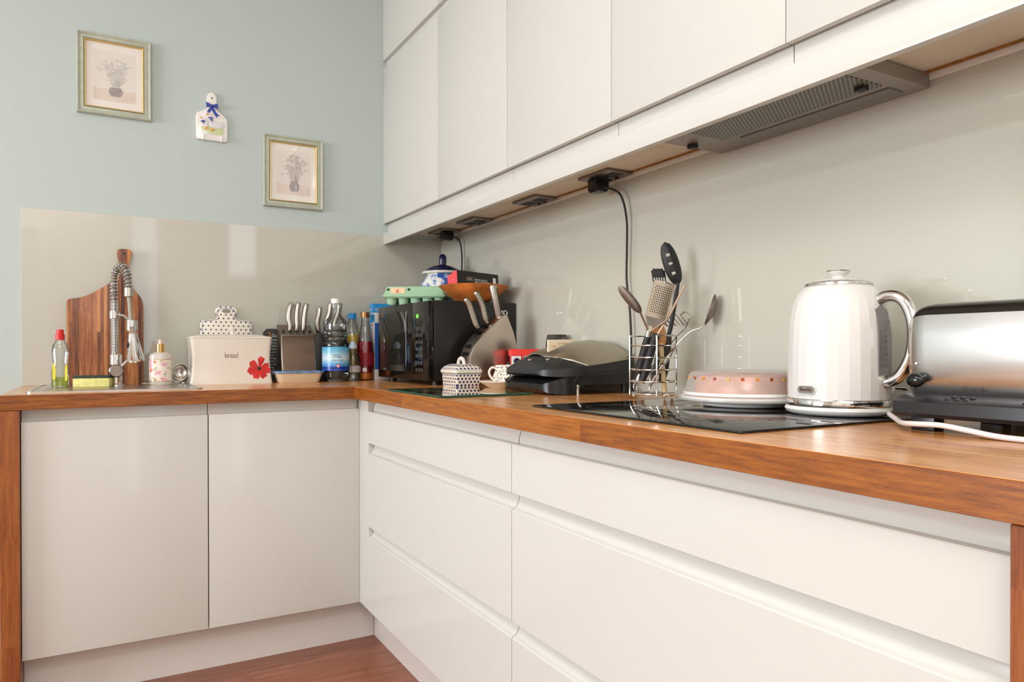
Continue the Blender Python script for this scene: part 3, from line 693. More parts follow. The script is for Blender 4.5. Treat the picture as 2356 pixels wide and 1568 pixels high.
# red drink bottle with gold cap
t = thing('juice_bottle', 'ribbed drink bottle with gold cap, red contents and orange band at its foot', 'bottle', (-.402, -.118, ZT))
B().lathe([(0, 0), (.031, 0), (.034, .005), (.034, .13), (.031, .165), (.021, .215), (.0150, .25), (.0145, .262), (0, .262)], 32).done('bottle_body', M_pet, t)
B().lathe([(0, .003), (.032, .005), (.0325, .03), (0, .03)], 32).done('orange_contents', mat('orange_juice', 'F08A22', .2, trans=.1), t)
B().lathe([(0, .0303), (.0322, .0303), (.0322, .13), (.0285, .162), (0, .162)], 32).done('red_contents', mat('red_drink', 'B4202E', .1, trans=.3), t)
B().lathe([(.0340, .062), (.0347, .062), (.0347, .115), (.0340, .115)], 32).done('label', clear('red_film', 'D05050', .4, milk=.5, milkc='B8303C'), t)
B().lathe([(0, .262), (.0185, .262), (.0185, .284), (0, .285)], 24, mod=lambda a, z: 1+.02*cos(18*a)).done('cap', mat('bronze_cap', 'A87848', .3, metal=.8), t)
B().box(-.009, .009, -.0352, -.0347, .036, .052).xf(Matrix.Rotation(R(-22), 4, 'Z')).done('barcode', mat('barcode_white', 'E8E4E0', .5, vary=.4, vscale=300), t)

# cartons
t = thing('carton', 'tall white and blue carton with orange base and side text, left of the microwave', 'carton', (-.367, -.137, ZT))
B().box(0, .16, 0, .050, 0, .283, .001, 1).done('carton_body', mat('carton_white', 'E4E2DF', .45), t)
B().box(-.0006, .16, .0005, .0495, .243, .275).done('blue_band', mat('carton_blue', '2C96D6', .4), t)
B().box(-.0006, .001, .0015, .0485, .045, .115).done('orange_panel', mat('carton_orange', 'E09A28', .4, vary=.3, vscale=40), t)
B().box(0, .16, -.0007, .0003, .045, .240).done('blue_side', mat('carton_deep_blue', '2A62B4', .4), t)
for k in range(18): text('nutrition text', .0075, face_nx(-.0008, .046, .215-k*.0058), mat('print_grey', '77777C', .5), t, 'printed_line', .0001, sx=.55) if k < 15 else None
text('ON', .013, face_nx(-.0009, .042, .226), M_red, t, 'red_logo', .0002)
t = thing('carton', 'bright blue carton standing behind the white one, top showing over the microwave', 'carton', (-.356, -.075, ZT))
B().box(0, .17, 0, .036, 0, .325, .001, 1).done('carton_body', mat('carton_sky', '2E9ADC', .4), t)
text('light', .016, face_nx(-.0009, .034, .296), wtx, t, 'lettering', .0003, sx=.8)
text('light', .016, face_y(.01, -.0009, .296), wtx, t, 'lettering', .0003, sx=.8)

# ================================================================== MICROWAVE
mwv = thing('microwave', 'large black microwave oven in the corner with green clock display', 'microwave', (-.19, -.45, ZT))
B().box(-.155, .178, -.258, .258, .014, .302, .004).done('casing', mat('black_enamel', '1A1918', .32, bump=.1, bscale=400), mwv)
B().box(-.180, -.1555, -.115, .26, .016, .300, .004).done('door', M_blackg, mwv)
B().box(-.1812, -.1797, -.055, .235, .045, .272, .0005, 1).done('door_window', mat('tinted_window', '24231F', .03, spec=.8), mwv)
B().box(-.180, -.1555, -.26, -.1165, .016, .300, .006).done('control_panel', M_blackg, mwv)
B().box(-.1808, -.1795, -.222, -.150, .236, .262, .0005, 1).done('display', mat('display_bezel', '2C2C2A', .15), mwv)
dm = mat('green_digits', '6FE03C', .4, emit='6FE03C', emits=1.4)
text('0:0', .021, face_nx(-.1812, -.158, .241), dm, mwv, 'clock_digits', .0002, sx=.9)
bt = mat('button_print', '403F3E', .3)
for r_ in range(7):
    for k in range(3): B().box(-.1808, -.1797, -.214+k*.024, -.198+k*.024, .048+r_*.025, .060+r_*.025, .0004, 1).done('button', bt, mwv)
for x in (-.13, .15):
    for y in (-.22, .22): B().cyl((x, y, 0), (x, y, .015), .016, .014, 14).done('foot', M_rubber, mwv)

# egg box on microwave
ZM = ZT+.3022
eg = thing('egg_box', 'pale green cardboard egg box with printed label on the microwave', 'egg box', (-.285, -.400, ZM), R(-33))
M_egg = mat('green_pulp', 'A9D2AC', .85, bump=.6, bscale=300)
cups = B()
for i in range(5):
    for j in (-1, 1): cups.lathe([(0, 0), (.014, 0), (.018, .006), (.0225, .034), (0, .034)], 14, (-.094+i*.047, j*.024, 0))
cups.loft([[(u, v, .026) for u, v in rrect(.246, .108, .012, 4)], [(u, v, .031) for u, v in rrect(.254, .116, .012, 4)]])
cups.done('cup_tray', M_egg, eg)
B().loft([[(u, v, .0315) for u, v in rrect(.256, .118, .012, 4)], [(u, v, .036) for u, v in rrect(.252, .114, .012, 4)], [(u, v, .038) for u, v in rrect(.242, .104, .012, 4)], [(u, v, .066) for u, v in rrect(.228, .084, .016, 4)], [(u, v, .071) for u, v in rrect(.216, .074, .016, 4)]]).done('lid', M_egg, eg, ang=50)
B().loft([[(-.092, -.0512, .042), (-.036, -.0512, .042), (-.036, -.0435, .065), (-.092, -.0435, .065)], [(-.092, -.0520, .0425), (-.036, -.0520, .0425), (-.036, -.0443, .0655), (-.092, -.0443, .0655)]]).done('label', mat('egg_label', 'E9CDA6', .6), eg)
text('6', .026, Matrix.Translation((-.072, -.0516, .0445)) @ Matrix.Rotation(R(72), 4, 'X'), M_red, eg, 'red_numeral', .0002)
for x in (-.103, -.022): B().cyl((x, -.0485, .057), (x, -.0440, .059), .0045, n=10).done('vent_hole', mat('dark_hole', '2C3A2E', .9), eg)

# ginger jar
def willow():
    mt, nt, b = newmat('willow_glaze'); N = NB(nt)
    n1 = N.noise(N.tc.outputs['Object'], 26, 5, .65); z = N.sep()[2]
    c = N.ramp(n1, [(.42, '2F5AA8'), (.50, '7E9CCB'), (.54, 'E6E6E0'), (.7, 'EDEBE2')])
    N.l(c, b.inputs['Base Color']); setp(b, rough=.12); return mt
t = thing('ginger_jar', 'blue and white glazed ginger jar with navy knobbed lid on the microwave', 'jar', (-.135, -.315, ZM))
B().lathe([(0, 0), (.058, 0), (.062, .006), (.075, .025), (.089, .055), (.093, .078), (.088, .100), (.074, .120), (.066, .130), (.066, .138), (0, .138)], 40).done('jar_body', willow(), t)
B().lathe([(.060, .136), (.084, .136), (.087, .140), (.084, .145), (.06, .150), (0, .150)], 40).done('jar_rim', M_cream, t)
B().lathe([(0, .146), (.070, .146), (.066, .156), (.045, .168), (.020, .173), (.0155, .176), (.0155, .184), (.0165, .196), (.0160, .205), (.013, .214), (.007, .2195), (0, .2205)], 36).done('lid', M_navy, t)

# copper/wood bowl
t = thing('fruit_bowl', 'wide orange-brown wooden bowl on the microwave holding the tomato box', 'bowl', (-.150, -.632, ZM))
prof = [(0, .0), (.055, .0), (.062, .004), (.092, .024), (.126, .054), (.133, .061)]
B().lathe(prof+[(r-.004, z+.002) for r, z in prof[::-1][:-1]]+[(0, .005)], 44).done('bowl_shell', mat('burnt_orange_wood', 'CB7638', .3, vary=.45, vscale=16), t)
# tomato box
tb = thing('tomato_box', 'black punnet box with red end and white lettering lying in the bowl', 'box', (-.240, -.682, ZM+.052))
tl_ = Matrix.Rotation(R(3.3), 4, 'Y') @ Matrix.Rotation(R(-13), 4, 'X')
bw = mat('box_black', '2A2624', .4)
B().box(0, .172, 0, .080, 0, .066, .001, 1).xf(tl_).done('carton_body', bw, tb)
B().prism([(0, 0), (.080, 0), (.080, .0662), (0, .0662)], -.0012, .0002, 'x').xf(tl_).done('red_end', mat('coral_red', 'F0505A', .4), tb)
text('BRITISH REGAL\nVINE TOMATOES', .0085, tl_ @ face_y(.070, -.0006, .033), wtx, tb, 'lettering', .0003, sx=.95)
B().box(.148, .160, -.0006, .0004, .020, .050).xf(tl_).done('barcode', mat('barcode_white', 'E8E4E0', .5), tb)
bx = B()
for q in ((.034, .060, .011, .0122), (.034, .060, .0248, .026), (.034, .0352, .011, .026), (.0588, .060, .011, .026), (.038, .056, .0145, .0225)): bx.box(q[0]+.004, q[1]+.004, -.0006, .0004, q[2]+.018, q[3]+.018)
bx.xf(tl_).done('logo_panel', mat('logo_tan', '8C7F6E', .5), tb)
text('~*~', .02, tl_ @ face_nx(-.0016, .05, .030), mat('pale_red', 'FF8C90', .4), tb, 'end_motif', .0003)

# ================================================================== RIGHT COUNTER
# curved steel knife block
kb = thing('knife_block', 'fan-shaped brushed steel knife block with curved slotted edge beside the microwave', 'knife block', (-.178, -.818, ZT))
ox, oz = -.18, .91
arc = [(-.277, .915), (-.279, .96), (-.277, 1.013), (-.264, 1.045), (-.237, 1.080), (-.205, 1.110), (-.172, 1.138), (-.142, 1.160)]
rgt = [(-.133, 1.156), (-.107, 1.096), (-.093, 1.042), (-.083, .975), (-.085, .915)]
pts = [(a+.18, z-.91) for a, z in arc+rgt]; pts[0] = (pts[0][0], 0); pts[-1] = (pts[-1][0], 0)
B().prism(pts, -.040, .045, 'y', .002).done('block_body', mat('warm_brushed_steel', 'C6BAAE', .26, metal=1, vary=.05, vscale=14), kb, ang=25)
inner = smooth_path([(a+.18, -.0408, z-.91) for a, z in arc], 4)
B().tube(inner, .0010, 5).done('edge_trim', M_chrome, kb)
band = [(a+.18-.0012, z-.91+.0004) for a, z in arc]
for (x, z, tx, tz) in ((-.098, .112, .35, .94), (-.086, .140, .6, .8), (-.047, .188, .75, .66), (-.022, .211, .78, .62)):
    n = Vector((-tz, 0, tx)); p = Vector((x, .003, z)); tgt = Vector((tx, 0, tz)); bq = B()
    r4 = [p+sg*tgt*.006+Vector((0, sy_*.020, 0)) for sg, sy_ in ((-1, -1), (1, -1), (1, 1), (-1, 1))]
    bq.loft([[v-n*.002 for v in r4], [v+n*.0003 for v in r4]]).done('slot', M_blackg, kb)
for pts_, lb in (([(-.225, 1.113), (-.236, 1.128), (-.250, 1.165), (-.262, 1.195), (-.277, 1.213)], 'lowest and leftmost of the steel block'),
             ([(-.189, 1.130), (-.199, 1.150), (-.208, 1.185), (-.222, 1.215), (-.238, 1.238)], 'middle one of the steel block')):
    x0, z0 = pts_[0]
    t = thing('kitchen_knife', 'curved steel-handled knife, '+lb, 'knife', (x0+.002, -.817, z0-.004), group='knives in the fan-shaped block')
    pp = [(x-x0, 0, z-z0+.004) for x, z in pts_]
    B().tube(smooth_path(pp, 6), [.007]+[.0088]*3+[.0105]*19+[.009, .006], 12, flat=.8, upv=(0, 1, 0)).done('knife_handle', M_steel, t)
    B().tube(smooth_path([(x*1+.0045, -.0068, z+.003) for x, y, z in pp], 6), .0012, 5).done('handle_seam', M_black, t)
t = thing('kitchen_knife', 'thick straight steel-handled carving knife at the top of the steel block', 'knife', (-.144, -.817, 1.150), group='knives in the fan-shaped block')
B().tube([(0, 0, 0), (-.002, 0, .01), (-.021, 0, .105), (-.023, 0, .113)], [.0105, .0135, .0145, .0125], 14, flat=.85, upv=(0, 1, 0)).done('knife_handle', M_steel, t)
B().tube([(.006, -.0105, .008), (-.013, -.0115, .103)], .0013, 5).done('handle_seam', M_black, t)
t = thing('steel_shears', 'small pair of chromed shear loops at the peak of the steel block', 'scissors', (-.126, -.817, 1.158))
B().tube([(.000+.010*cos(a), -.012, .008+.007*sin(a)) for a in [2*pi*i/14 for i in range(14)]], .0025, 7, closed=True).tube([(.000+.010*cos(a), .012, .008+.007*sin(a)) for a in [2*pi*i/14 for i in range(14)]], .0025, 7, closed=True).done('loop_handles', M_chrome, t)

# butter dish (box with lid)
t = thing('butter_dish', 'cream lidded butter dish with blue dots and loop handle behind the glass board', 'butter dish', (-.318, -.875, ZT))
def rb(w, d, r, z): return [(u, v, z) for u, v in rrect(w, d, r, 4)]
wq, dq = .082, .108
B().loft([rb(wq, dq, .004, 0), rb(wq+.004, dq+.004, .005, .006), rb(wq+.010, dq+.010, .006, .048)]).done('dish_base', polka('polka_box', 'box', .0135, .0037, z0=.002, z1=.044, band=[(.0455, .047)]), t)
B().loft([rb(wq+.010, dq+.010, .006, .0485), rb(wq+.018, dq+.018, .008, .051), rb(wq+.018, dq+.018, .008, .058), rb(wq+.014, dq+.014, .008, .060)]).done('lid_rim', M_cream, t)
B().loft([rb(wq+.016, dq+.016, .008, .0605), rb(wq+.008, dq+.008, .010, .067), rb(wq-.012, dq-.012, .012, .076), rb(wq-.03, dq-.03, .012, .079)]).done('lid', polka('polka_lid', 'box', .0135, .0037, z0=.062, z1=.2), t)
B().tube(smooth_path([(0, -.024, .075), (0, -.019, .088), (0, -.008, .097), (0, .008, .097), (0, .019, .088), (0, .024, .075)], 5), [.006]*26, 8).done('loop_handle', M_cream, t)

# glass worktop saver
def glass_board_mat():
    mt, nt, b = newmat('patterned_glass_board'); N = NB(nt)
    v = N.n('ShaderNodeTexVoronoi'); v.inputs['Scale'].default_value = 9; N.l(N.tc.outputs['Object'], v.inputs['Vector'])
    n = N.noise(N.tc.outputs['Object'], 7, 3)
    c = N.ramp(n, [(.36, '6E2A2C'), (.43, 'A85A4C'), (.47, 'B9CF94'), (.53, '5FB073'), (.60, '2E8A4E'), (.68, '8CC89A')], 'CONSTANT')
    N.l(c, b.inputs['Base Color']); setp(b, rough=.03, spec=.9, coat=1.0, coatr=.02); return mt
t = thing('glass_chopping_board', 'large patterned green glass chopping board lying flat at the worktop edge', 'chopping board', (-.460, -1.143, ZT+.0005))
B().box(-.142, .142, -.200, .198, .0015, .0055, .0008, 1).done('glass_panel', glass_board_mat(), t)
B().box(-.1425, .1425, -.2012, -.2000, .001, .0056).box(-.1432, -.1420, -.2012, .1982, .001, .0056).done('green_glass_edge', mat('glass_edge_green', '1F5A44', .1), t)
B().box(-.052, -.049, -.198, .196, .0055, .0058).done('dark_stripe', M_blackg, t)
for x in (-.12, .12):
    for y in (-.18, .18): B().cyl((x, y, 0), (x, y, .0016), .008, n=12).done('foot', M_rubber, t)

# saucer, creamer, sugar pot
t = thing('saucer', 'cream stoneware saucer under the polka dot pots', 'saucer', (-.232, -1.005, ZT))
B().lathe([(0, 0), (.050, 0), (.054, .004), (.088, .022), (.090, .024), (.087, .0255), (.054, .010), (0, .008)], 40, sx=.85, sy=.85).done('saucer_plate', M_cream2, t)
B().lathe([(.0885, .0215), (.0915, .024), (.0885, .0262), (.084, .0250)], 40, sx=.85, sy=.85).done('saucer_rim', M_cream, t)
def pot(name, lab, cat, x, y, s, mode):
    t = thing(name, lab, cat, (x, y, ZT+.0102), R(0))
    pr_ = [(0, 0), (.024, 0), (.029, .005), (.032, .018), (.030, .032), (.0235, .048), (.0225, .055), (.0235, .066), (.0215, .066), (.0205, .055), (0, .052)]
    B().lathe([(r*s, z*s) for r, z in [(q[0]*1.12, q[1]) for q in pr_]], 32).done('pot_body', polka('polka_pot', 'round', .0140, .0024, R0=.030, z0=.003, z1=.058*s, band=[(.0575*s, .0592*s)]), t)
    a = R(158); hx = Vector((cos(a), sin(a), 0))
    B().tube(smooth_path([hx*(.022*s)+Vector((0, 0, .054*s)), hx*(.036*s)+Vector((0, 0, .058*s)), hx*(.046*s)+Vector((0, 0, .046*s)), hx*(.043*s)+Vector((0, 0, .030*s)), hx*(.029*s)+Vector((0, 0, .014*s))], 6), .0040*s, 8).done('handle', M_cream, t)
    return t
pot('cream_jug', 'taller cream jug with blue dots and handle, on the saucer', 'jug', -.218, -.985, 1.0, 0)
t = pot('sugar_pot', 'small polka dot lidded sugar pot half hidden by the contact grill', 'sugar pot', -.232, -1.045, .80, 0)
B().lathe([(0, .0525), (.0205, .0525), (.0215, .0555), (.014, .065), (.005, .069), (0, .069)], 28).done('lid', polka('polka_small_lid', 'round', .012, .0024, R0=.014), t)
B().ball((0, 0, .0725), .0050).done('lid_knob', M_navy, t)

# red lidded tub, dark cup
t = thing('plastic_tub', 'plastic food tub with red lid and red white label beside the steel knife block', 'tub', (-.093, -.925, ZT), R(-29.5))
B().loft([rb(.105, .050, .012, 0), rb(.116, .060, .014, .106)]).done('tub_body', mat('tub_red_print', 'DF4A44', .35), t)
B().loft([rb(.124, .068, .014, .106), rb(.126, .070, .014, .124), rb(.120, .064, .014, .128)]).done('lid', mat('lid_red', 'EE3A30', .3), t)
B().box(-.052, -.020, -.0312, -.026, .070, .105).done('label_panel', mat('label_white', 'ECE6E2', .4), t)
B().cyl((-.034, -.0312, .088), (-.034, -.0326, .088), .0105, n=24).done('navy_roundel', M_navy, t)
B().box(-.004, .038, -.0312, -.026, .092, .104).done('white_bar', mat('label_white', 'ECE6E2', .4), t)
t = thing('tumbler', 'dark smoked glass tumbler against the splashback behind the contact grill', 'tumbler', (-.045, -1.040, ZT))
B().lathe([(0, 0), (.030, 0), (.035, .01), (.039, .06), (.039, .12), (.036, .155), (.032, .176), (.029, .176), (.032, .15), (.034, .02), (0, .02)], 8).done('tumbler_glass', mat('smoked_glass', '382B24', .05, trans=.15), t)

# contact grill
gr = thing('contact_grill', 'black contact grill with domed steel lid against the right splashback', 'contact grill', (-.150, -1.262, ZT))
def sect(x, hw, z0, ze, zc, n=16):
    """closed y-z ring at x: flat bottom z0, edge height ze, crest zc"""
    out = [(x, -hw, z0), (x, -hw, ze)]
    for i in range(1, n): t_ = -1+2*i/n; out.append((x, hw*t_, ze+(zc-ze)*(1-abs(t_)**2.4)))
    out += [(x, hw, ze), (x, hw, z0)]
    return out
B().loft([sect(-.156, .095, .016, .028, .030), sect(-.146, .125, .005, .036, .040), sect(-.118, .146, .002, .046, .048), sect(-.10, .155, .002, .047, .049), sect(-.082, .155, .003, .046, .048), sect(-.075, .154, .010, .044, .046)]).done('drip_tray_front', mat('grill_black', '161617', .22), gr)
B().loft([sect(-.10, .150, .028, .052, .054), sect(-.02, .1555, .028, .060, .062), sect(.12, .1555, .028, .064, .066)]).done('base_body', mat('grill_black', '161617', .22), gr)
B().loft([sect(-.160, .080, .058, .066, .070), sect(-.150, .108, .052, .070, .086), sect(-.125, .134, .051, .072, .102), sect(-.09, .150, .052, .075, .116), sect(-.05, .157, .053, .079, .124), sect(-.02, .158, .053, .083, .128), sect(.06, .158, .058, .091, .136), sect(.122, .156, .063, .099, .138)]).done('lid_body', mat('grill_grey_plastic', '26282A', .34), gr, ang=40)
def plate(x, hw, ze, zc, n=20):
    o = [(x, hw*(-1+2*i/n), ze+(zc-ze)*(1-abs(-1+2*i/n)**2.0)) for i in range(n+1)]
    return o+[(a, b_, c_-.003) for a, b_, c_ in o[::-1]]
B().loft([plate(-.112, .045, .1085, .116), plate(-.095, .085, .104, .124), plate(-.070, .125, .098, .131), plate(-.040, .1605, .0835, .139), plate(.02, .161, .090, .150), plate(.08, .160, .098, .156), plate(.125, .150, .103, .150)]).done('steel_cover', mat('satin_steel_lid', 'B3AB98', .33, metal=.9), gr, ang=40)
for x, y, z in ((-.138, -.01, .096), (-.118, -.075, .098), (-.122, .04, .105)): B().ball((x, y, z), .0065, 1, 1, .6, 8).done('rivet', M_chrome, gr)
for x in (-.075, .11):
    for y in (-.135, .135): B().cyl((x, y, 0), (x, y, .030 if x > 0 else .004), .012, .013, 14).done('foot', M_rubber, gr)
B().cyl((-.064, -.144, .0), (-.064, -.144, .030), .0055, n=10).done('tilt_leg', M_chrome, gr)
B().tube(smooth_path([(-.085, -.1545, .036), (-.075, -.156, .048), (-.060, -.157, .056), (-.03, -.1585, .060), (.0, -.1585, .062), (.12, -.157, .070)], 6), .0022, 6).done('side_rail', mat('grill_grey_plastic', '26282A', .34), gr)
# cream packet on grill
t = thing('paper_packet', 'cream folded paper packet with small print resting on the steel grill lid', 'packet', (-.262, -1.318, ZT+.118), R(2))
B().prism([(0, .001), (.020, .008), (.050, .020), (.096, .034), (.102, .038), (0, .036)], -.012, -.006, 'y', .001).done('packet_body', mat('cream_card', 'EFE3C4', .6), t)
text('per serving', .007, face_y(.034, -.0128, .024), mat('print_tan', 'C8A060', .5), t, 'small_print', .0002)
B().box(.016, .026, -.0128, -.012, .016, .0185).done('orange_dash', mat('orange_print', 'D98A3A', .5), t)

# ================================================================== HOB
hb = thing('induction_hob', 'black glass ceramic hob set flat in the oak worktop', 'hob', (-.295, -2.009, ZT))
B().box(-.250, .255, -.298, .298, .0003, .0045, .0012).done('glass_top', M_blackg, hb)
zr = mat('zone_print', '3A3A3C', .2)
for x, y, r_ in ((-.12, -.15, .09), (-.12, .15, .075), (.12, -.15, .075), (.12, .15, .09)):
    B().lathe([(r_-.0012, .0044), (r_-.0012, .00465), (r_, .00465), (r_, .0044), (r_-.0012, .0044)], 48, (x, y, 0)).done('zone_ring', zr, hb)
ZH = ZT+.0047

# utensil caddy
cx, cy = -.135, -1.632
ZC0 = ZH
cdy = thing('utensil_caddy', 'round chromed wire utensil holder standing at the back left of the hob', 'utensil holder', (cx, cy, ZC0))
def circ(r, z, n=40): return [(r*cos(2*pi*i/n), r*sin(2*pi*i/n), z) for i in range(n)]
b = B()
for z in (.009, .040, .070, .101, .131): b.tube(circ(.058, z), .0021, 8, closed=True)
b.done('wire_rings', M_chrome, cdy)
b = B()
for k in range(4):
    a = R(-122+90*k); 
    b.cyl((.0595*cos(a), .0595*sin(a), .006), (.0595*cos(a), .0595*sin(a), .156), .0020, n=8)
for k in (0, 2):
    a0 = -122+90*k; b.tube([(.0595*cos(R(a0+t_*90/8)), .0595*sin(R(a0+t_*90/8)), .156) for t_ in range(9)], .0020, 8)
b.done('uprights', M_chrome, cdy)
b = B()
for i in range(-5, 6):
    h_ = math.sqrt(max(0, .056**2-(i*.0095)**2)); b.cyl((i*.0095, -h_, .009), (i*.0095, h_, .009), .0009, n=5); b.cyl((-h_, i*.0095, .009), (h_, i*.0095, .009), .0009, n=5)
b.done('base_grid', M_chrome, cdy)
for k in range(4):
    a = R(-100+90*k); B().ball((.055*cos(a), .055*sin(a), .0055), .0055, n=8).done('ball_foot', M_chrome, cdy)
G = 'utensils standing in the wire holder'
def V(*a): return Vector(a)
def utensil(name, label, cat, base):
    return thing(name, label, cat, base, group=G), Vector(base)
# grater
t, o = utensil('grater', 'flat steel hand grater with black handle at the front of the holder', 'grater', (-.168, -1.612, .930))
A1, A2, A3, A4 = V(-.158, -1.665, 1.211)-o, V(-.112, -1.690, 1.197)-o, V(-.133, -1.677, 1.108)-o, V(-.178, -1.652, 1.122)-o
neck = V(-.162, -1.648, 1.080)-o
n_ = (A2-A1).cross(A4-A1).normalized()
def grater_mat():
    mt, nt, b = newmat('grater_holes'); N = NB(nt); u, v, w = N.sep(N.tc.outputs['UV'])[0:3]
    vr = N.m('MULTIPLY', v, 17); row = N.m('FLOOR', vr); ur = N.m('ADD', N.m('MULTIPLY', u, 9), N.m('MULTIPLY', N.m('MODULO', row, 2.0), .5))
    du = N.m('ABSOLUTE', N.m('SUBTRACT', N.m('FRACT', ur), .5)); dv = N.m('ABSOLUTE', N.m('SUBTRACT', N.m('FRACT', vr), .5))
    k = N.m('LESS_THAN', N.m('MAXIMUM', du, dv), .27)
    inb = N.m('MULTIPLY', N.m('MULTIPLY', N.m('GREATER_THAN', v, .10), N.m('LESS_THAN', v, .90)), N.m('MULTIPLY', N.m('GREATER_THAN', u, .1), N.m('LESS_THAN', u, .9)))
    k = N.m('MULTIPLY', k, inb)
    N.l(N.mix(k, 'D9CBB8', '4A3F38'), b.inputs['Base Color']); N.l(N.m('SUBTRACT', 1.0, k), b.inputs['Metallic']); setp(b, rough=.3); return mt
bm = bmesh.new(); uvl = bm.loops.layers.uv.new('uv'); nx = 6
vg = []
for i in range(nx+1):
    u = i/nx; bul = n_*(-.004*(1-(2*u-1)**2)); vg.append((bm.verts.new(A1.lerp(A2, u)+bul), bm.verts.new(A4.lerp(A3, u)+bul), u))
for i in range(nx):
    f = bm.faces.new((vg[i][0], vg[i+1][0], vg[i+1][1], vg[i][1]))
    for lp, uv in zip(f.loops, ((vg[i][2], 1), (vg[i+1][2], 1), (vg[i+1][2], 0), (vg[i][2], 0))): lp[uvl].uv = uv
bmesh.ops.solidify(bm, geom=bm.faces[:], thickness=.0008)
me = bpy.data.meshes.new('grater_plate'); bm.to_mesh(me); bm.free(); me.materials.append(grater_mat())
ob = bpy.data.objects.new('grater_plate', me); COL.objects.link(ob); ob.parent = t
B().tube([neck, A4, A1, A1.lerp(A2, .5)+n_*-.005, A2, A3, neck], .0017, 6).done('grater_frame', M_steel, t)
w_ = B(); w_.loft([[A4, A3, A3.lerp(neck, .6), A4.lerp(neck, .6)], [p+n_*.0008 for p in (A4, A3, A3.lerp(neck, .6), A4.lerp(neck, .6))]]); w_.done('grater_apron', M_steel, t)
hb_ = V(-.172, -1.615, .960)-o
B().cyl(neck+V(0, 0, .003), neck.lerp(hb_, .10), .0075, n=16).done('ferrule', M_chrome, t)
B().tube([neck.lerp(hb_, .10), neck.lerp(hb_, .3), neck.lerp(hb_, .9), hb_], [.0085, .011, .0125, .009], 12).done('grip', M_blackm, t)
# slotted spoon
t, o = utensil('slotted_spoon', 'tall black nylon slotted spoon, highest of the utensils', 'spoon', (-.105, -1.628, .945))
p0, p1, p2 = V(-.096, -1.630, 1.313)-o, V(-.077, -1.640, 1.262)-o, V(-.066, -1.648, 1.203)-o
ax_ = (p2-p0); Lb = ax_.length/2; ctr = (p0+p2)/2; zax = ax_.normalized(); side = V(.87, -.49, 0); side = (side-zax*side.dot(zax)).normalized(); dep = zax.cross(side)
def spoon_bowl(name, ctr, La, Wa, Da, mt, parent, slots=False, tip=1.0):
    b = B(); rings = []
    N_ = 14
    for s_ in (1, -1):
        pass
    for i in range(N_+1):
        t_ = -1+2*i/N_; w = Wa*math.sqrt(max(1e-4, 1-abs(t_)**2.3)); dd_ = Da*(1-t_*t_)
        ring = []
        for j in range(9): s_ = -1+2*j/8; ring.append(ctr+zax*La*t_+side*w*s_+dep*dd_*(1-s_*s_))
        for j in range(8, -1, -1): s_ = -1+2*j/8; ring.append(ctr+zax*La*t_+side*w*s_+dep*(dd_*(1-s_*s_)+.0022))
        rings.append(ring)
    b.loft(rings); return b.done(name, mt, parent, ang=60)
spoon_bowl('spoon_bowl', ctr, Lb*1.02, .021, .011, M_blackm, t)
for k in (-.4, 0, .45):
    c_ = ctr+zax*Lb*k+dep*.0095-side*.004
    B().tube([c_-side*.0045, c_+side*.0045], .0045, 8).done('slot', mat('slot_gap', 'C9C3B4', .4), t)
q = [V(-.067, -1.648, 1.208)-o, V(-.070, -1.647, 1.185)-o, V(-.083, -1.642, 1.10)-o, V(-.090, -1.638, 1.071)-o]
B().tube(smooth_path(q, 5), [.0055]*16, 8).done('stem', M_blackm, t)
B().tube([V(-.090, -1.638, 1.074)-o, V(-.091, -1.636, 1.05)-o, V(-.098, -1.631, .98)-o, V(-.104, -1.628, .950)-o], [.009, .011, .0115, .008], 12).done('grip', mat('aubergine_grip', '2A2226', .4), t)
# slotted turner
t, o = utensil('slotted_turner', 'black slotted fish slice with square head behind the grater', 'spatula', (-.118, -1.600, .930))
qq = [V(-.113, -1.598, 1.243)-o, V(-.082, -1.616, 1.243)-o, V(-.071, -1.622, 1.15)-o, V(-.100, -1.606, 1.15)-o]
nn = (qq[1]-qq[0]).cross(qq[3]-qq[0]).normalized()
b = B()
up_ = (qq[0]-qq[3]); sd = (qq[1]-qq[0])
def bar(u0, u1, v0, v1):
    P_ = lambda u, v: qq[3]+sd*u+up_*v
    a = [P_(u0, v0), P_(u1, v0), P_(u1, v1), P_(u0, v1)]; b.loft([a, [p+nn*.002 for p in a]])
bar(0, 1, .80, 1.0); bar(0, 1, 0, .15)
for i in range(6): bar(i/5.6 if i else 0, i/5.6+.08, .1, .82)
bar(.12, .88, 1.0, 1.05)
b.done('turner_head', M_blackm, t)
B().tube([V(-.085, -1.614, 1.155)-o, V(-.090, -1.61, 1.07)-o, V(-.108, -1.602, .95)-o], [.005, .006, .008], 8).done('turner_handle', M_blackm, t)
# wooden spoon
t, o = utensil('wooden_spoon', 'wooden spoon standing bowl up in the middle of the holder', 'spoon', (-.108, -1.645, .927))
wd_ = mat('spoon_wood', 'C98A50', .5, vary=.2, vscale=30)
p0, p2 = V(-.138, -1.648, 1.104)-o, V(-.124, -1.650, 1.045)-o
ctr = (p0+p2)/2; zax = (p2-p0).normalized(); side = (side-zax*side.dot(zax)).normalized(); dep = zax.cross(side)
spoon_bowl('spoon_bowl', ctr, .033, .018, .007, wd_, t)
B().tube([p2+(p0-p2)*.15, V(-.122, -1.650, 1.02)-o, V(-.114, -1.648, .96)-o, V(-.108, -1.645, .928)-o], [.007, .006, .0062, .0068], 10).done('stem', mat('pale_wood', 'D9BE8C', .5, vary=.1), t)
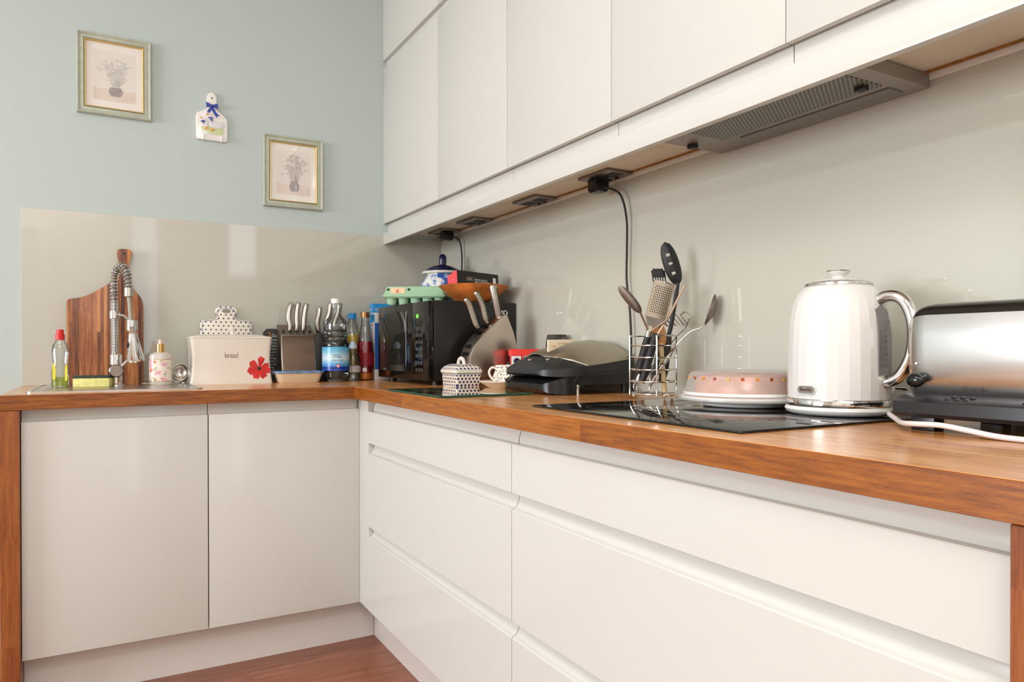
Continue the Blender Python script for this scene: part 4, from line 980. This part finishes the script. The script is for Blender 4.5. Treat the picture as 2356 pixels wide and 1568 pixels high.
# masher
t, o = utensil('potato_masher', 'wire potato masher with zigzag head leaning to the right', 'masher', (-.165, -1.625, .955))
b = B(); zz = []
u_ = V(.054, -.031, .004)
for i in range(8):
    a = V(-.112, -1.600, 1.122)-o+u_*(i/7)*1.2; dn = V(.017, -.009, -.026)
    zz += [a, a+dn] if i % 2 == 0 else [a+dn, a]
b.tube([p for p in zz], .0019, 6)
b.tube(smooth_path([zz[-1], V(-.034, -1.642, 1.134)-o, V(-.026, -1.650, 1.124)-o, V(-.034, -1.652, 1.108)-o, V(-.048, -1.655, 1.090)-o, V(-.066, -1.645, 1.070)-o, V(-.13, -1.632, 1.0)-o, V(-.150, -1.628, .975)-o], 5), .0019, 6)
b.done('masher_wire', M_steel, t)
B().tube([V(-.145, -1.629, .985)-o, V(-.165, -1.625, .950)-o], [.0045, .0055], 10).done('tube_handle', M_chrome, t)
# ladle spoon
t, o = utensil('serving_spoon', 'long steel serving spoon leaning far out to the right of the holder', 'spoon', (-.172, -1.660, .930))
p0, p2 = V(-.022, -1.735, 1.176)-o, V(-.045, -1.722, 1.097)-o
ctr = (p0+p2)/2; zax = (p2-p0).normalized(); side = V(.6, .8, 0); side = (side-zax*side.dot(zax)).normalized(); dep = zax.cross(side)
spoon_bowl('spoon_bowl', ctr, .041, .020, .012, M_steel_d, t)
B().tube(smooth_path([p2, V(-.050, -1.716, 1.091)-o, V(-.074, -1.696, 1.078)-o, V(-.106, -1.678, 1.040)-o, V(-.145, -1.668, .985)-o], 5), .0022, 6).done('stem', M_steel, t)
B().tube([V(-.100, -1.680, 1.047)-o, V(-.145, -1.668, .985)-o, V(-.170, -1.660, .945)-o], [.0045, .0055, .005], 10).done('tube_handle', M_chrome, t)
# serrated cake slice (left)
t, o = utensil('cake_slice', 'leaf-shaped serrated steel server poking out to the left of the holder', 'cake slice', (-.125, -1.612, .940))
p0, p2 = V(-.212, -1.588, 1.199)-o, V(-.158, -1.612, 1.130)-o
ctr = (p0+p2)/2; zax = (p2-p0).normalized(); side = V(.4, -.3, .6); side = (side-zax*side.dot(zax)).normalized(); dep = zax.cross(side)
spoon_bowl('server_blade', ctr, .046, .0125, .004, M_steel_d, t)
B().tube([p2-zax*.006, V(-.138, -1.612, 1.09)-o, V(-.127, -1.612, .98)-o, V(-.125, -1.612, .945)-o], [.003, .003, .004, .005], 8).done('stem', M_steel, t)
# rod + black handle
t, o = utensil('carving_fork', 'thin-shanked utensil with black grip and pinkish shank crossing the slotted spoon', 'utensil', (-.180, -1.640, .945))
B().tube([V(-.082, -1.690, 1.198)-o, V(-.118, -1.672, 1.120)-o, V(-.148, -1.660, 1.070)-o], [.0028, .0036, .0036], 8).done('shank', mat('copper_pink_metal', 'BFA48C', .35, metal=.6), t)
B().tube([V(-.146, -1.661, 1.075)-o, V(-.153, -1.656, 1.06)-o, V(-.172, -1.645, .98)-o, V(-.178, -1.641, .955)-o], [.009, .011, .0105, .007], 12).done('grip', M_blackm, t)
# peeler / whisk handles at lower left
t, o = utensil('whisk', 'small steel whisk with tube handle and hanging loop, low at the left of the holder', 'whisk', (-.184, -1.622, .930))
B().tube([V(-.150, -1.632, 1.035)-o, V(-.170, -1.626, .985)-o], .0025, 8).done('stem', M_steel, t)
B().tube([V(-.170, -1.626, .985)-o, V(-.181, -1.623, .950)-o], .006, 12).done('tube_handle', M_chrome, t)
lp_ = V(-.1835, -1.622, .942)-o
B().tube([lp_+V(.005*cos(2*pi*i/12)-.002, 0, .010*sin(2*pi*i/12)-.001) for i in range(12)], .0012, 6, closed=True).done('hanging_loop', M_chrome, t)

# ================================================================== CAKE DOME
ck = thing('cake_carrier', 'round white cake stand under a clear plastic dome on the hob', 'cake carrier', (-.152, -1.945, ZH))
ck.location = (-.158, -1.955, ZH)
B().lathe([(0, 0), (.084, 0), (.088, .002), (.082, .006), (.10, .008), (.130, .013), (.134, .018), (.131, .022), (0, .022)], 56).done('stand_plate', M_white, ck)
B().lathe([(.136, .012), (.1385, .015), (.1375, .021), (.1265, .026), (.1245, .028), (.1165, .066), (.108, .0735), (.080, .0765), (0, .0775)], 56).done('dome', clear('frosted_dome', 'FFFFFF', .4, .25, milk=.30, milkc='E9E4DE'), ck)
b = B().lathe([(.1255, .025), (.1275, .025), (.1275, .031), (.1255, .031), (.1255, .025)], 56); b.done('rim_band', M_white, ck)
cols = ['B5481C', 'D98A2A', '8E3A1E', 'E8B04A']
for k in range(26):
    a = 2*pi*k/26; r_ = .1168; bq = B().box(-.0008, .0008, -.0030, .0030, .0575, .0635).xf(Matrix.Rotation(a, 4, 'Z') @ Matrix.Translation((r_+.0015, 0, 0)))
    bq.done('square_motif', mat('motif_%s' % cols[k % 4], cols[k % 4], .4), ck)
t = thing('cake', 'ring of pinkish brown sponge cake under the clear dome', 'cake', (-.158, -1.955, ZH+.0222))
bq = B().lathe([(.035, .004), (.04, 0), (.098, 0), (.104, .006), (.102, .030), (.095, .042), (.07, .047), (.045, .044), (.036, .034), (.035, .004)], 56, mod=lambda a, z: 1+.025*sin(9*a+z*90)+.015*sin(17*a))
bq.done('cake_ring', mat('sponge_cake', 'C9805C', .8, vary=.3, vscale=22, bump=.6, bscale=120), t)

# ================================================================== KETTLE
kt = thing('kettle', 'cream white fluted electric kettle with chrome trims and trailing cable on the hob', 'kettle', (-.164, -2.190, ZH))
M_kw = mat('kettle_cream', 'E4E1DB', .16)
B().lathe([(0, .0015), (.084, .0015), (.092, .006), (.0945, .011), (.092, .0165), (.088, .0175), (0, .0175)], 56).done('power_base', M_kw, kt)
for k in range(3):
    a = 2*pi*k/3+.3; B().cyl((.06*cos(a), .06*sin(a), 0), (.06*cos(a), .06*sin(a), .002), .009, n=12).done('foot', M_rubber, kt)
B().lathe([(0, .018), (.0900, .018), (.0905, .020), (.0905, .029), (.0895, .031), (0, .031)], 56).done('chrome_band', M_chrome, kt)
NB_ = 30
kp = [(.0885, .0315), (.0893, .05), (.0893, .09), (.0888, .13), (.0872, .165), (.0845, .19), (.080, .212), (.073, .230), (.064, .243), (.058, .2475)]
b = B().lathe([(0, .0315)]+kp+[(0, .2475)], NB_)
body = b.done('kettle_body', M_kw, kt, ang=60)
for e in body.data.edges:
    p, q = body.data.vertices[e.vertices[0]].co, body.data.vertices[e.vertices[1]].co
    if abs(p.z-q.z) > .004 and p.xy.length > .07 and q.xy.length > .07: e.use_edge_sharp = True
B().lathe([(.0585, .2465), (.0605, .2475), (.0595, .2515), (.052, .2555), (0, .2555)], 48).done('lid_band', M_chrome, kt)
B().lathe([(0, .2540), (.050, .2550), (.044, .259), (.020, .2615), (.012, .262), (.0115, .266), (.020, .2735), (.0195, .2750), (0, .2750)], 48).done('lid', M_kw, kt)
B().lathe([(.0190, .2745), (.0215, .2755), (.0205, .2775), (.010, .2790), (0, .2792)], 32).done('knob_cap', M_chrome, kt)
ha = -1.47; hd_ = V(cos(ha), sin(ha), 0)
def hp(r_, z): return hd_*r_+V(0, 0, z)
hpts = smooth_path([hp(.068, .212), hp(.092, .223), hp(.116, .217), hp(.132, .191), hp(.138, .152), hp(.132, .110), hp(.114, .077), hp(.088, .064)], 8)
nrm = V(-hd_.y, hd_.x, 0)
B().tube(hpts, [.011]*len(hpts), 12, flat=1.0, upv=nrm).done('handle', M_chrome, kt)
b = B(); rw = []
for i in range(9):
    z = .078+(.228-.078)*i/8; r_ = .0905 if z < .15 else .0905-.0215*((z-.15)/.078)**2
    rw.append([V(0, 0, z)+Matrix.Rotation(s_*R(11), 3, 'Z') @ hd_*(r_+d_) for s_, d_ in ((-1.25, -.006), (-1.25, .001), (0, .0025), (1.25, .001), (1.25, -.006))])
b.loft(rw).done('water_window', mat('smoky_gauge', '8F8987', .12, trans=.3), kt, ang=30)
gdir = ha-R(13)
for k in range(8):
    B().box(-.0004, .0006, -.002, .002, 0, .001).xf(Matrix.Translation((.0935*cos(ha-R(4)), .0935*sin(ha-R(4)), .095+k*.011)) @ Matrix.Rotation(ha-R(4), 4, 'Z')).done('gauge_mark', mat('print_dark', '55504E', .5), kt)
sa = math.atan2(-.49, .87)-.30
B().ball((.0885*cos(sa), .0885*sin(sa), .050), .012, .45, .7, 1.2).done('switch_surround', M_kw, kt)
B().tube([V(.088*cos(sa), .088*sin(sa), .052), V(.112*cos(sa+.1), .112*sin(sa+.1), .050), V(.118*cos(sa+.1), .118*sin(sa+.1), .048)], [.004, .0055, .004], 10, flat=.6).done('switch_lever', M_chrome, kt)
kd = math.atan2(-3.0717+2.19, -1.3664+.164)
ba = kd-.64
bg = B().prism([(x*1.0, z) for x, z in rrect(.040, .0185, .009, 5)], -.0012, .0015, 'y')
def wrap(bm_, r_, ang, z0):
    for v in bm_.verts:
        a = ang+v.co.x/r_; rr = r_-v.co.y; v.co = Vector((rr*cos(a), rr*sin(a), z0+v.co.z))
wrap(bg.bm, .0898, ba, .0495); bg.done('badge_rim', M_kw, kt)
bg = B().prism([(x, z) for x, z in rrect(.035, .014, .0068, 5)], -.0022, 0, 'y'); wrap(bg.bm, .0898, ba, .0495); bg.done('badge', mat('badge_steel', 'A39A92', .25, metal=.8), kt)
on_cyl('Breville', .0092, .0922, .0467, ba, mat('badge_print', '6A4A40', .5), kt, 'badge_lettering', .9, .0003)
# kettle cord
kt.scale = (1, 1, .965)
kl = Vector((-.164, -2.190, ZH))
B().tube(smooth_path([Vector(p)-kl for p in [(-.118, -2.262, .9225), (-.155, -2.285, .922), (-.215, -2.335, .9205), (-.275, -2.385, .9205), (-.300, -2.417, .923), (-.302, -2.46, .9245), (-.301, -2.50, .920), (-.300, -2.535, .9155), (-.300, -2.575, .9145), (-.295, -2.64, .9145), (-.27, -2.73, .9145)]], 8), .0042, 10).done('cable', mat('pale_cable', 'E4DAD6', .4), kt)

# ================================================================== TOASTER
ts = thing('toaster', 'chrome long toaster with black base and control knob at the right', 'toaster', (-.148, -2.53, ZT))
L0, L1 = -.148, .148     # along y local
def tsec(y, k=1.0, top=False):
    if top: q = ((-.1095, .178), (-.107, .184), (-.101, .190), (-.090, .1945), (-.070, .197), (.070, .197), (.090, .1945), (.101, .190), (.107, .184), (.1095, .178))
    else: q = ((-.098, .050), (-.107, .065), (-.112, .085), (-.1145, .11), (-.115, .14), (-.1135, .160), (-.1095, .178), (.1095, .178), (.1135, .160), (.115, .14), (.1145, .11), (.112, .085), (.107, .065), (.098, .050))
    dz = .026*(1-k) if not top else 0
    return [(x*(1-(1-k)*.12), y, z-(z-.13)*(1-k)*.25 if z > .13 else z) for x, z in q]
cap = [(0.0, .0), (.002, .35), (.006, .62), (.012, .83), (.020, .95), (.030, 1)]
def shell(top):
    return [tsec(L0+d_, k, top) for d_, k in cap]+[tsec(L1-d_, k, top) for d_, k in cap[::-1]]
B().loft(shell(False)).done('chrome_shell', M_chrome_w, ts, ang=50)
B().loft(shell(True)).done('top_cover', mat('chrome_top_reflection', '3A3632', .25, metal=.8), ts, ang=50)  # chrome top with its dark reflection put into the colour
B().tube([(x*1.002, L1-.004, z) for x, _, z in tsec(L1, .5)[:7]], .0028, 8).done('end_trim', M_chrome, ts)
for x in (-.035, .035): B().box(x-.014, x+.014, -.12, .12, .196, .1985).done('bread_slot', M_blackg, ts)
# black base with sloping control deck
bp_ = [(-.137, .022), (-.141, .028), (-.141, .045), (-.137, .048), (-.112, .056), (.112, .056), (.118, .022)]
B().prism(bp_, L0-.004, L1+.004, 'y', .0015).done('control_base', mat('toaster_black', '232224', .3), ts, ang=25)
ctl = mat('toaster_button', '17171A', .2)
for yy in (.105, .092, .079):
    for k, dx in enumerate((-.128, -.120)):
        z = .0505 if k == 0 else .0535
        B().ball((dx, yy-.03-k*.006, z), .0045, 1, 1, .5, 7).done('button', ctl, ts)
        B().ball((dx, yy-.135-k*.006, z), .0045, 1, 1, .5, 7).done('button', ctl, ts)
B().cyl((-.110, .128, .077), (-.119, .128, .077), .0085, .010, 20).ball((-.122, .128, .077), .0125, .6, 1.15, .85, 12).done('lever_knob', M_blackg, ts)
B().ball((-.1155, .130, .103), .0022, n=6).done('indicator', M_white, ts)
for x in (-.105, .09):
    for y in (L0+.02, L1-.03): B().box(x-.014, x+.014, y-.018, y+.018, 0, .0225, .002).done('foot', M_black, ts)

# ================================================================== WALL DECOR
def frame(x0, x1, z0, z1, label, variant):
    cx_, cz_ = (x0+x1)/2, (z0+z1)/2; t = thing('picture_frame', label, 'picture', (cx_, -.0005, cz_)); w, h = (x1-x0)/2, (z1-z0)/2
    fm = mat('sage_frame', 'B6BBA8', .4, vary=.08, vscale=40); fw = .026
    prof = [(0, 0), (0, -.014), (.003, -.019), (.006, -.018), (.010, -.013), (.017, -.015), (.021, -.016), (.024, -.012), (.026, -.006), (.026, 0)]
    b = B(); rings = []
    for u, y in prof: rings.append([(-w+u, y, -h+u), (w-u, y, -h+u), (w-u, y, h-u), (-w+u, y, h-u)])
    b.loft(rings, cap=False); b.done('frame_moulding', fm, t, ang=20)
    g = B(); rings = []
    for u, y in [(fw-.001, -.014), (fw+.001, -.0155), (fw+.003, -.013), (fw+.004, -.007), (fw+.004, -.005)]: rings.append([(-w+u, y, -h+u), (w-u, y, -h+u), (w-u, y, h-u), (-w+u, y, h-u)])
    g.loft(rings, cap=False); g.done('gilt_slip', mat('gilt', 'DDC27C', .3, metal=.5), t, ang=20)
    pw, ph = w-fw-.004, h-fw-.004
    pr_ = B().box(-pw, pw, -.0055, -.004, -ph, ph).done('print', mat('print_paper', 'F6F1E9', .6), t)
    iw, ih = pw-.022, ph-.026
    B().box(-iw, iw, -.0060, -.0054, -ih, -ih*.52).done('painted_table', mat('painted_table', 'E9DACD', .6, vary=.08, vscale=18), pr_)
    B().box(-iw, iw, -.0060, -.0054, -ih*.52, ih).done('painted_ground', mat('painted_ground_%d' % variant, 'EDE7DF' if variant else 'F0EAE2', .6), pr_)
    vm = mat('painted_vase', 'AAA0A0', .6, vary=.2, vscale=40); sgn = .03*w
    v_ = B(); sc = ih
    vp = ([(.0, -.86), (.16, -.85), (.22, -.72), (.24, -.60), (.18, -.44), (.15, -.36)] if variant else [(.0, -.80), (.18, -.79), (.25, -.68), (.27, -.58), (.22, -.47), (.18, -.43)])
    pl = [(sgn+r_*sc*.95, z_*sc) for r_, z_ in vp]+[(sgn-r_*sc*.95, z_*sc) for r_, z_ in vp[::-1][:-1]]
    v_.prism(pl, -.0064, -.0059, 'y').done('painted_vase', vm, pr_)
    rnd = random.Random(5+variant); fl = B()
    for k in range(150):
        a = rnd.gauss(0, .42); l_ = sc*rnd.uniform(.25, 1.22 if variant else 1.12); bx, bz = sgn+sin(a)*l_*.75, -.40*sc+cos(a)*l_
        if abs(bx) > iw*.92 or bz > ih*.92: continue
        r_ = rnd.uniform(.0016, .0038); aa = rnd.uniform(0, pi)
        vs = [fl.bm.verts.new((bx+r_*1.5*cos(aa+q*pi/3)*(1 if q % 3 else 1.5), -.0064-k*1e-6, bz+r_*sin(aa+q*pi/3))) for q in range(6)]
        fl.bm.faces.new(vs)
        if k % 4 == 0: fl.tube([(sgn+sin(a)*.02, -.0063, -.40*sc), (bx, -.0063, bz)], .0003, 3)
    fl.done('painted_flowers', mat('painted_flowers_%d' % variant, 'C9C4BA' if variant else 'D6D6CE', .6, vary=.14, vscale=60), pr_, smooth=False)
    B().box(-pw-.001, pw+.001, -.0085, -.0078, -ph-.001, ph+.001).done('glass', M_pane, t)
frame(-1.441, -1.199, 1.899, 2.194, 'sage framed flower print, higher of the two pictures on the blue wall', 0)
frame(-.792, -.550, 1.623, 1.915, 'sage framed vase print, lower one near the wall cupboards', 1)

# ceramic plaque with geese
pq = thing('wall_plaque', 'small white ceramic goose plaque with blue bow between the pictures', 'plaque', (-.986, -.0005, 1.86))
sil = [(-.050, -.002), (.050, -.002), (.057, .004), (.058, .075), (.054, .090), (.040, .103), (.020, .118), (.0175, .130), (.0185, .150), (.018, .168), (.011, .182), (0, .186), (-.011, .182), (-.018, .168), (-.0185, .150), (-.0175, .130), (-.020, .118), (-.040, .107), (-.054, .100), (-.058, .088), (-.057, .004)]
B().prism(sil, -.012, 0, 'y', .003).done('plaque_body', mat('white_glaze', 'F2EEE9', .15), pq)
B().cyl((0, -.0125, .163), (0, -.0115, .163), .004, n=14).xf(Matrix.Identity(4)).done('nail_hole', mat('hole_grey2', '7C7C72', .6), pq)
bl = mat('bow_blue', '2E48A8', .2)
b = B(); b.prism([(0, .133), (.010, .139), (.021, .143), (.022, .128), (.020, .122), (.010, .127), (0, .131), (-.010, .127), (-.021, .124), (-.021, .145), (-.010, .139)], -.020, -.012, 'y', .0015)
b.prism([(-.003, .130), (.004, .130), (.016, .108), (.028, .098), (.019, .096), (.018, .088), (.007, .103), (-.001, .118), (-.007, .108), (-.014, .098), (-.017, .108), (-.018, .110)], -.015, -.012, 'y', .0008)
b.ball((0, -.017, .133), .005); b.done('bow', bl, pq)
def blob(name, col_, pts_, y=-.0135, hgt=.002):
    B().prism(pts_, y, y+hgt, 'y', .0004).done(name, mat(name+'_paint', col_, .3), pq)
def oval(cx_, cz_, a, b_, n=18, rot=0): return [(cx_+a*cos(q)*cos(rot)-b_*sin(q)*sin(rot), cz_+a*cos(q)*sin(rot)+b_*sin(q)*cos(rot)) for q in [2*pi*i/n for i in range(n)]]
blob('grass', 'CFD9A8', [(-.042, .046), (-.030, .050), (-.008, .052), (.02, .048), (.04, .050), (.046, .038), (.040, .024), (.012, .020), (-.018, .024), (-.020, .032), (-.032, .032)])
blob('goose_body', 'DEDCDE', oval(.017, .060, .030, .014, rot=.05), -.015)
blob('goose_neck', 'E4E2E2', oval(-.006, .083, .009, .022, rot=.25), -.0152)
blob('small_goose', 'E4E2E2', oval(-.026, .063, .012, .018, rot=.2), -.0152)
blob('scarf', '5C62A8', [(-.016, .085), (-.004, .089), (.006, .085), (.002, .081), (.001, .066), (-.004, .076), (-.009, .074), (-.007, .081), (-.013, .081)], -.0165)
blob('small_scarf', '4C5298', [(-.041, .068), (-.032, .073), (-.023, .069), (-.028, .065), (-.030, .056), (-.035, .064), (-.040, .064)], -.0165)
blob('beak', 'E08A50', oval(-.016, .097, .0055, .0032), -.0165)
blob('small_beak', 'E6A878', oval(-.039, .081, .004, .003), -.0165)
blob('feet', 'F0A040', oval(-.021, .043, .006, .004, rot=.5), -.0165)
blob('second_feet', 'F0A040', oval(.001, .039, .009, .004, rot=.2), -.0165)
for x in (-.032, .034): B().tube(smooth_path([(x, -.012, .016), (x, -.022, .010), (x, -.026, .002), (x, -.020, -.004)]), .005, 8).done('hook', mat('white_glaze', 'F2EEE9', .15), pq)

# ================================================================== unseen ceiling lights, added to fill the room with light
for (x, y, s_) in ((-2.2, -2.4, 1.1), (-1.7, -3.75, .7)):
    t = thing('added_ceiling_light', 'unseen square white ceiling light panel added %s' % ('above the kitchen' if s_ > .7 else 'by the rear window'), 'ceiling light', (x, y, ZC))
    f_ = B()
    h = s_/2+.02
    for q in ((-h, h, -h, -h+.02), (-h, h, h-.02, h), (-h, -h+.02, -h, h), (h-.02, h, -h, h)): f_.box(q[0], q[1], q[2], q[3], -.03, -.0005)
    f_.done('fitting_rim', M_white, t)
